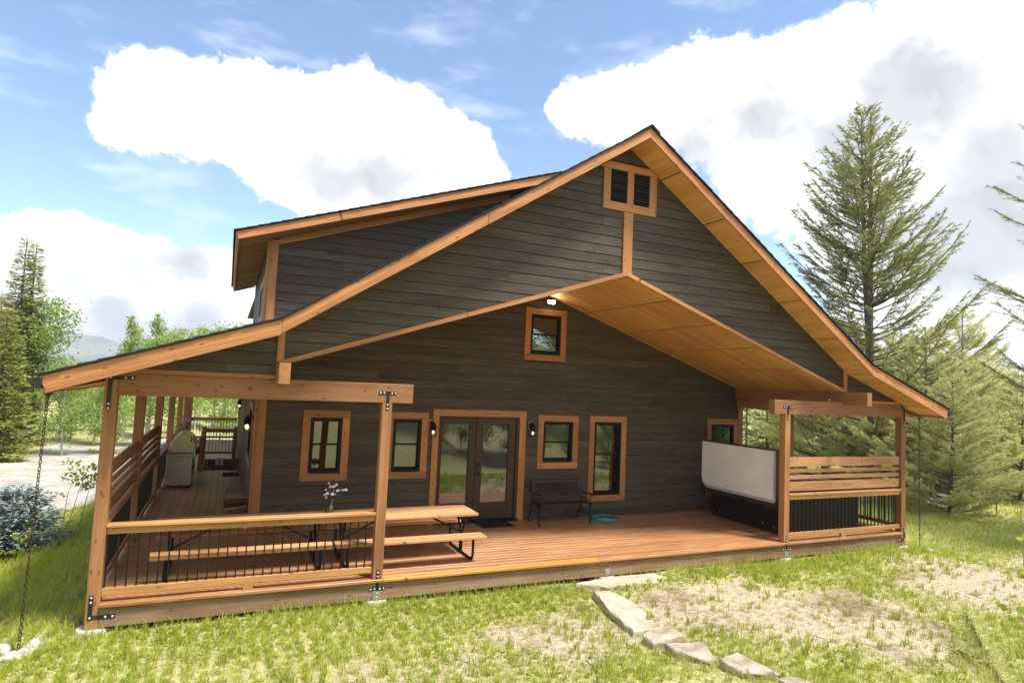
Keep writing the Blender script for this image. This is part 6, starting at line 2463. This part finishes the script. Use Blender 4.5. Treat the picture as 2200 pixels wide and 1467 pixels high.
def build_trees():
    # --- right: the tall twin-topped pine and its neighbours
    big = make_pine(3, 14.0, 4.3, PINEL, 260, True, 12, 0.095, 0.015, 0.05, 0.85, 1.45)
    plant('pine_tree', big, 22.2, 6.4, 'tall twin topped pine rising behind the right end of the roof', 'tree', 1.0, 0.4, 'pines to the right of the cabin')
    mid = make_pine(8, 7.5, 3.9, PINEY, 130, False, 12, 0.12, 0.018, 0.02, 0.5, 1.7)
    mid2 = make_pine(9, 9.0, 3.9, PINEY, 140, False, 12, 0.12, 0.018, 0.02, 0.55, 1.6)
    spots = [(1985, 21, mid, 0.78, 'light green pine standing behind the right rain chain'),
             (2075, 25, mid2, 0.80, 'pale pine with upswept boughs between the tall pine and the right edge'),
             (1770, 27, mid, 0.88, 'light green pine seen between the right porch posts'),
             (2165, 33, mid2, 0.62, 'distant pine near the right edge, behind the wooden stakes'),
             (2190, 22, mid, 0.60, 'bushy pine low at the right edge of the meadow'),
             (2235, 40, mid2, 0.72, 'far pine half cut off by the right edge'),
             (1925, 32, mid2, 0.80, 'far pine filling the gap beside the right corner post'),
             (1830, 36, mid, 1.05, 'far light pine directly behind the tall pine trunk'),
             (2110, 46, mid2, 0.86, 'farthest pine above the stakes, its top against the clouds'),
             (2040, 18.5, mid, 0.55, 'small full pine between the right chain and the stakes'),
             (1945, 24, mid, 0.78, 'full pine low behind the corner post on the right'),
             (2140, 27, mid, 0.66, 'full pine behind the taller stake'),
             (1720, 42, mid, 1.1, 'far pine just right of the post with the tee strap')]
    for k, (px, dp, me, sc, lab) in enumerate(spots):
        p = pixel(px, 900, dp)
        plant('pine_tree', me, p.x, p.y, lab, 'tree', sc, k * 1.3, 'pines to the right of the cabin')
    edge = make_pine(14, 13.0, 4.6, PINEL, 110, False, 12, 0.085, 0.011, 0.16, 0.55, 1.5)
    p = pixel(2470, 700, 15.0)
    plant('pine_tree', edge, p.x, p.y, 'near pine whose dark bough tips reach in from the right edge', 'tree', 1.0, 2.1, 'pines to the right of the cabin')
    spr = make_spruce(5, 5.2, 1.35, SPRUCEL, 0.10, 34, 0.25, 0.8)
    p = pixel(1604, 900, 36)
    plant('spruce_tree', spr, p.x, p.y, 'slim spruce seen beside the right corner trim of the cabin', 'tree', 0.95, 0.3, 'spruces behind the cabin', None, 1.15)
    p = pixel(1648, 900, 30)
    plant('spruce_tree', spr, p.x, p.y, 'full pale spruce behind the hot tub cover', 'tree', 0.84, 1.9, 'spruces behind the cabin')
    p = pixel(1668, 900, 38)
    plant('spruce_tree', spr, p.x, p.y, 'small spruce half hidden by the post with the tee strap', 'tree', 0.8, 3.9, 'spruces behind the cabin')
    # --- left: spruces and aspens over the drive
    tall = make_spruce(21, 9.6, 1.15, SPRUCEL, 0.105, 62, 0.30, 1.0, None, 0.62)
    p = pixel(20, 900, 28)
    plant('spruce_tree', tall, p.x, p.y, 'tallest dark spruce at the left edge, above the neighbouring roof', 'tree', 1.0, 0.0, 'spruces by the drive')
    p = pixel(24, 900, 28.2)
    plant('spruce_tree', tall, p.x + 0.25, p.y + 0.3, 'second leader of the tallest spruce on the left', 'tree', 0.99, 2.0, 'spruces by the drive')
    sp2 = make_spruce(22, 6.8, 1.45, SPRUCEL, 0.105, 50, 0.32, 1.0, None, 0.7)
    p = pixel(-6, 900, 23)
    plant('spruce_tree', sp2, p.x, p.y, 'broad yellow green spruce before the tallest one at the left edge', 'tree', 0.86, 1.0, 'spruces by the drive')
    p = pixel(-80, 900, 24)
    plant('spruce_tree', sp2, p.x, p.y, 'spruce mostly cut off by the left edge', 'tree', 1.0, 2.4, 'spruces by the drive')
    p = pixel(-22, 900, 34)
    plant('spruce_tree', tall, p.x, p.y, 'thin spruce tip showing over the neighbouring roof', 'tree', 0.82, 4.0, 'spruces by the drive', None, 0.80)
    asp = [make_aspen(31, 7.0, 1.9, 5200, 0.125), make_aspen(32, 6.4, 1.7, 4600, 0.125, 0.2), make_aspen(33, 7.6, 1.05, 4200, 0.12, 0.34), make_aspen(34, 4.6, 1.5, 3600, 0.12, 0.10)]
    spots = [(84, 29, 0, 1.0, 'aspen right of the tallest spruce'), (150, 31, 3, 0.86, 'aspen below the distant mountain'),
             (200, 30, 3, 0.82, 'low aspen left of the corner post'), (262, 34, 2, 0.90, 'aspen whose top shows left of the low roof edge'),
             (318, 34, 2, 0.93, 'aspen whose top shows over the low roof edge'), (240, 27, 3, 0.80, 'bushy aspen behind the corner post'),
             (310, 30, 1, 0.85, 'aspen seen between the first two side posts'), (365, 33, 0, 0.84, 'aspen seen past the slatted side railing'),
             (415, 36, 1, 0.95, 'aspen beyond the far end of the left walk'), (455, 38, 0, 0.92, 'aspen over the end railing'),
             (500, 37, 3, 1.4, 'aspen over the end railing nearest the side wall'), (545, 40, 1, 1.0, 'aspen partly behind the side wall corner'),
             (135, 26, 3, 0.85, 'young aspen at the edge of the drive'), (180, 36, 3, 0.80, 'far aspen behind the young ones'),
             (390, 29, 3, 1.0, 'bushy young aspen behind the grill'), (252, 38, 3, 0.85, 'far aspen in the gap beside the corner post'),
             (470, 31, 3, 0.9, 'young aspen at the far edge of the gravel yard'), (60, 33, 1, 0.95, 'aspen behind the broad spruce'),
             (150, 40, 1, 0.62, 'far small aspen under the mountain'), (225, 41, 1, 0.62, 'far small aspen just left of the corner post'),
             (300, 40, 1, 0.78, 'far aspen filling the second gap of the side posts'), (345, 41, 0, 0.75, 'far aspen filling the third gap of the side posts'),
             (425, 42, 0, 0.9, 'far aspen left of the end railing'), (480, 43, 1, 1.05, 'far aspen over the stair newels'), (525, 44, 0, 1.0, 'far aspen beside the side wall lantern')]
    for k, (px, dp, i, sc, lab) in enumerate(spots):
        p = pixel(px, 950, dp)
        plant('aspen_tree', asp[i], p.x, p.y, lab, 'tree', sc, k * 0.9, 'aspens over the drive')
    # --- behind the camera: the wooded bank that the panes reflect
    lab = 'aspen on the bank that shows only in the window panes'
    rnd = random.Random(77)
    k = 0
    while k < 26:
        x, y = rnd.uniform(9, 27), rnd.uniform(-15, -6.5)
        if y > -8.6 + 0.489 * (x - 1.29) - 4.6 or math.hypot(x - CAM.x, y - CAM.y) < 2.6:
            continue
        plant('aspen_tree', asp[(1, 3, 3, 0)[k % 4]], x, y, lab, 'tree', rnd.uniform(0.6, 0.95), k, 'aspens on the bank')
        k += 1
    for x, y in ((8.5, -7.9), (9.6, -8.2), (10.6, -8.3), (11.6, -7.6), (12.7, -7.7), (9.0, -9.2), (13.9, -7.2), (15.2, -6.9), (16.8, -6.6)):
        plant('aspen_tree', asp[3], x, y, lab, 'tree', rnd.uniform(0.42, 0.58), x, 'aspens on the bank')


build_trees()


def build_small_plants():
    # blue spruce left of the deck
    bs = make_spruce(41, 1.28, 0.78, BLUEL, 0.060, 22, 0.05, 2.6, None, 0.55)
    p = pixel(46, 1100, 14.6)
    plant('blue_spruce', bs, -1.95, 5.3, 'small blue spruce growing beside the left rain chain', 'shrub', 1.0, 0.5)

    def sapling(name, stems, leaf, nleaf, mat, label, seed):
        rnd = np.random.default_rng(seed)
        root_p = stems[0][0]
        root = empty(name, root_p)
        paths, P = [], []
        for s in stems:
            S0 = np.array([tuple(q) for q in s], dtype=float)
            t = np.linspace(0, 1, 9)
            u = np.linspace(0, 1, len(S0))
            pts = np.stack([np.interp(t, u, S0[:, k]) for k in range(3)], 1)
            paths.append((pts, np.linspace(0.008, 0.002, 9)))
            for q in range(9):
                h = rnd.uniform(0.40, 1.0)
                b = np.array([np.interp(h, t, pts[:, k]) for k in range(3)])
                az = rnd.uniform(0, 6.28)
                L = rnd.uniform(0.12, 0.38)
                e = b + np.array([math.cos(az) * L, math.sin(az) * L, 0.35 * L])
                paths.append((np.stack([b, (b + e) / 2, e]), np.array([0.003, 0.002, 0.001])))
                for w in range(nleaf):
                    f = rnd.uniform(0.25, 1.05)
                    P.append(b + (e - b) * f + rnd.normal(0, 0.025, 3))
        P = np.array(P)
        V = leaf_quads(P, leaf * rnd.uniform(0.7, 1.3, len(P)), rnd, 0, 0.9)
        F = np.arange(len(V)).reshape(-1, 4)
        tv, tf = limb_tubes(paths, 5)
        o = np.array(tuple(root_p))
        link_mesh('stem', raw_mesh('stem', tv - o, tf, BARKS, None, True), root)
        link_mesh('foliage', raw_mesh('foliage', V - o, F, mat, {'tint': np.repeat(rnd.random(len(P)), 4)}), root)
        tag(root, label, 'shrub')

    def g(x, y):
        return Vector((x, y, gz(x, y)))
    sapling('aspen_sapling', [(g(-1.45, 6.3), g(-1.40, 6.3) + Vector((0, 0, 0.75)), g(-1.30, 6.3) + Vector((0.05, 0, 1.28))), (g(-1.38, 6.4), g(-1.30, 6.4) + Vector((0.05, 0, 0.7)), g(-1.22, 6.4) + Vector((0.1, 0, 1.15))),
                              (g(-1.12, 6.0), g(-1.05, 6.0) + Vector((0.05, 0, 0.8)), g(-0.85, 6.0) + Vector((0.05, 0, 1.55)))], 0.055, 15, SAPL, 'thin leafy aspen sapling between the blue spruce and the corner post', 51)
    b = g(-1.42, 3.4)
    sapling('aspen_sapling', [(b, b + Vector((0.04, 0, 0.3)), b + Vector((0.12, 0, 0.62)))], 0.065, 6, SAPL, 'tiny sapling with round yellow green leaves before the blue spruce', 52)
    p = pixel(2215, 1150, 5.2)
    b = Vector((p.x, p.y, gz(p.x, p.y)))
    tip = pixel(2192, 1085, 5.2)
    sapling('aspen_sapling', [(b, (b + tip) / 2 + Vector((0.02, 0, 0)), tip)], 0.075, 6, SAPL, 'near green sapling peeping in at the right edge', 53)
    # pine seedling close to the camera, lower right
    rnd = np.random.default_rng(61)
    tip, bs_ = pixel(2078, 1325, 2.5), pixel(2160, 1480, 2.55)
    root_p = Vector((bs_.x + 0.05, bs_.y, gz(bs_.x, bs_.y)))
    root = empty('pine_seedling', root_p)
    tag(root, 'young pine with long green needles close by in the lower right corner', 'shrub')
    o = np.array(tuple(root_p))
    lead = np.array([tuple(root_p), tuple((root_p + bs_) / 2 + Vector((0.02, 0, 0))), tuple(bs_), tuple((bs_ + tip) / 2 + Vector((0.006, 0, 0))), tuple(tip)])
    paths = [(lead - o, np.array([0.016, 0.013, 0.011, 0.009, 0.006]))]
    C, Dd = [], []
    ax = np.array(tuple(tip - bs_))
    ax /= np.linalg.norm(ax)
    for t in np.linspace(-0.4, 1.0, 46):
        c = np.array(tuple(bs_)) + (np.array(tuple(tip)) - np.array(tuple(bs_))) * t
        C.append(c)
        Dd.append(ax * 1.0)
    lo = pixel(2062, 1400, 2.5)
    st = pixel(2140, 1440, 2.53)
    a2 = np.array(tuple(lo - st))
    paths.append((np.array([tuple(st), tuple((st + lo) / 2), tuple(lo)]) - o, np.array([0.006, 0.005, 0.003])))
    a2 /= np.linalg.norm(a2)
    for t in np.linspace(0.1, 1.0, 24):
        C.append(np.array(tuple(st)) + (np.array(tuple(lo)) - np.array(tuple(st))) * t)
        Dd.append(a2)
    C, Dd = np.array(C), np.array(Dd)
    V = needle_tufts(C, Dd * 1.3, rnd, 34, 0.070, 0.0042) - o
    tv, tf = limb_tubes(paths, 6)
    link_mesh('stem', raw_mesh('stem', tv, tf, BARKS, None, True), root)
    link_mesh('foliage', raw_mesh('foliage', V, np.arange(len(V)).reshape(-1, 3), PINEY, {'tint': np.repeat(rnd.random(len(V) // 3) * 0.92, 3)}), root)
    # two stakes at the right
    for k, (px, dp) in enumerate(((2141, 19.0), (2157, 21.5))):
        p = pixel(px, 1100, dp)
        z = gz(p.x, p.y)
        s = MB().tube([(p.x, p.y, z - 0.1), (p.x + 0.01, p.y, z + 0.55), (p.x, p.y, z + 1.05 - 0.2 * k)], [0.022, 0.020, 0.017], 7).build('stake', BARKS)
        tag(s, ('taller grey wooden stake in the meadow at the right', 'shorter grey wooden stake farther back in the meadow')[k], 'stake', 'stakes in the meadow')


build_small_plants()


# ------------------------------------------------------------------ neighbouring house, mountain, haze
def build_far():
    n = empty('neighbour_house', (-18, 47, -1.2))
    tag(n, 'orange walled house behind the left spruces, only its roof corner showing', 'house')

    def put(mb, name, m):
        return child(mb.build(name, m), n)
    c = pixel(32, 662, 45)
    x1, y0, ze = c.x - 0.7, c.y + 0.4, c.z - 0.05
    put(MB().box(x1 - 9, x1, y0, y0 + 8, -1.5, ze), 'wall', NEIGHW)
    q = [(x1 + 0.7, y0 - 0.7, ze), (x1 + 0.7, y0 + 8.7, ze), (x1 - 4.5, y0 + 8.7, ze + 2.2), (x1 - 4.5, y0 - 0.7, ze + 2.2)]
    put(MB().prism(q, (0, 0, 0.18)), 'roof', NEIGHR)
    q = [(x1 - 9.7, y0 - 0.7, ze), (x1 - 9.7, y0 + 8.7, ze), (x1 - 4.5, y0 + 8.7, ze + 2.2), (x1 - 4.5, y0 - 0.7, ze + 2.2)]
    put(MB().prism(q, (0, 0, 0.18)), 'roof', NEIGHR)
    put(MB().box(x1 + 0.701, x1 + 0.80, y0 - 0.7, y0 + 8.7, ze - 0.08, ze + 0.12), 'gutter', METALTRIM)
    q = [(x1 + 0.7, y0 - 0.73, ze - 0.10), (x1 - 4.5, y0 - 0.73, ze + 2.1), (x1 - 4.5, y0 - 0.73, ze + 2.3), (x1 + 0.7, y0 - 0.73, ze + 0.12)]
    put(MB().prism(q, (0, 0.02, 0)), 'rake_board', METALTRIM)
    for k in range(3):
        put(MB().box(x1 - 2.2 - k * 2.6, x1 - 1.0 - k * 2.6, y0 - 0.03, y0 - 0.001, 1.2, 2.6), 'window', BLACKV)
    # mountain range far off to the left
    prof = [(-600, 790), (-300, 770), (-60, 745), (60, 735), (110, 722), (140, 708), (165, 716), (190, 722), (212, 720), (240, 731), (262, 740), (300, 752), (380, 760), (460, 745), (560, 768), (760, 790), (1000, 800), (1500, 815), (2300, 850)]
    base = 1250.0
    V, F = [], []
    rnd = np.random.default_rng(5)
    xs = np.linspace(-600, 2300, 150)
    yy = np.interp(xs, [p[0] for p in prof], [p[1] for p in prof])
    rows = 10
    for x, y in zip(xs, yy):
        top = pixel(x, y, base * 1.15)
        y2 = y + rnd.normal(0, 1.2)
        for r in range(rows):
            t = r / (rows - 1)
            dep = base * (1.15 - 0.30 * t)
            q = pixel(x, y2, dep)
            zt = top.z
            V.append((q.x + rnd.normal(0, 5) * t, q.y + rnd.normal(0, 8) * t, zt * (1 - t) + (-75) * t + rnd.normal(0, 2.5) * math.sin(math.pi * t)))
    for i in range(len(xs) - 1):
        for r in range(rows - 1):
            F.append((i * rows + r, i * rows + r + 1, (i + 1) * rows + r + 1, (i + 1) * rows + r))
    me = raw_mesh('mountain', np.array(V), np.array(F), MOUNTAIN, None, True)
    tag(link_mesh('mountain', me), 'distant blue mountain ridge beyond the valley', None, None, 'structure')
    # haze
    mb = MB().box(-3000, 3900, -100, 3600, -120, 96)
    m = bpy.data.materials.new('haze_air')
    m.use_nodes = True
    t = NT(m.node_tree)
    v = t.n('ShaderNodeVolumePrincipled')
    v.inputs['Color'].default_value = (0.82, 0.90, 1.0, 1)
    v.inputs['Density'].default_value = 0.00050
    v.inputs['Anisotropy'].default_value = 0.2
    o = t.n('ShaderNodeOutputMaterial')
    t.l(v.outputs[0], o.inputs['Volume'])
    h = mb.build('haze', m)
    tag(h, 'thin pale blue air haze over the valley', 'haze', None, 'stuff')


build_far()
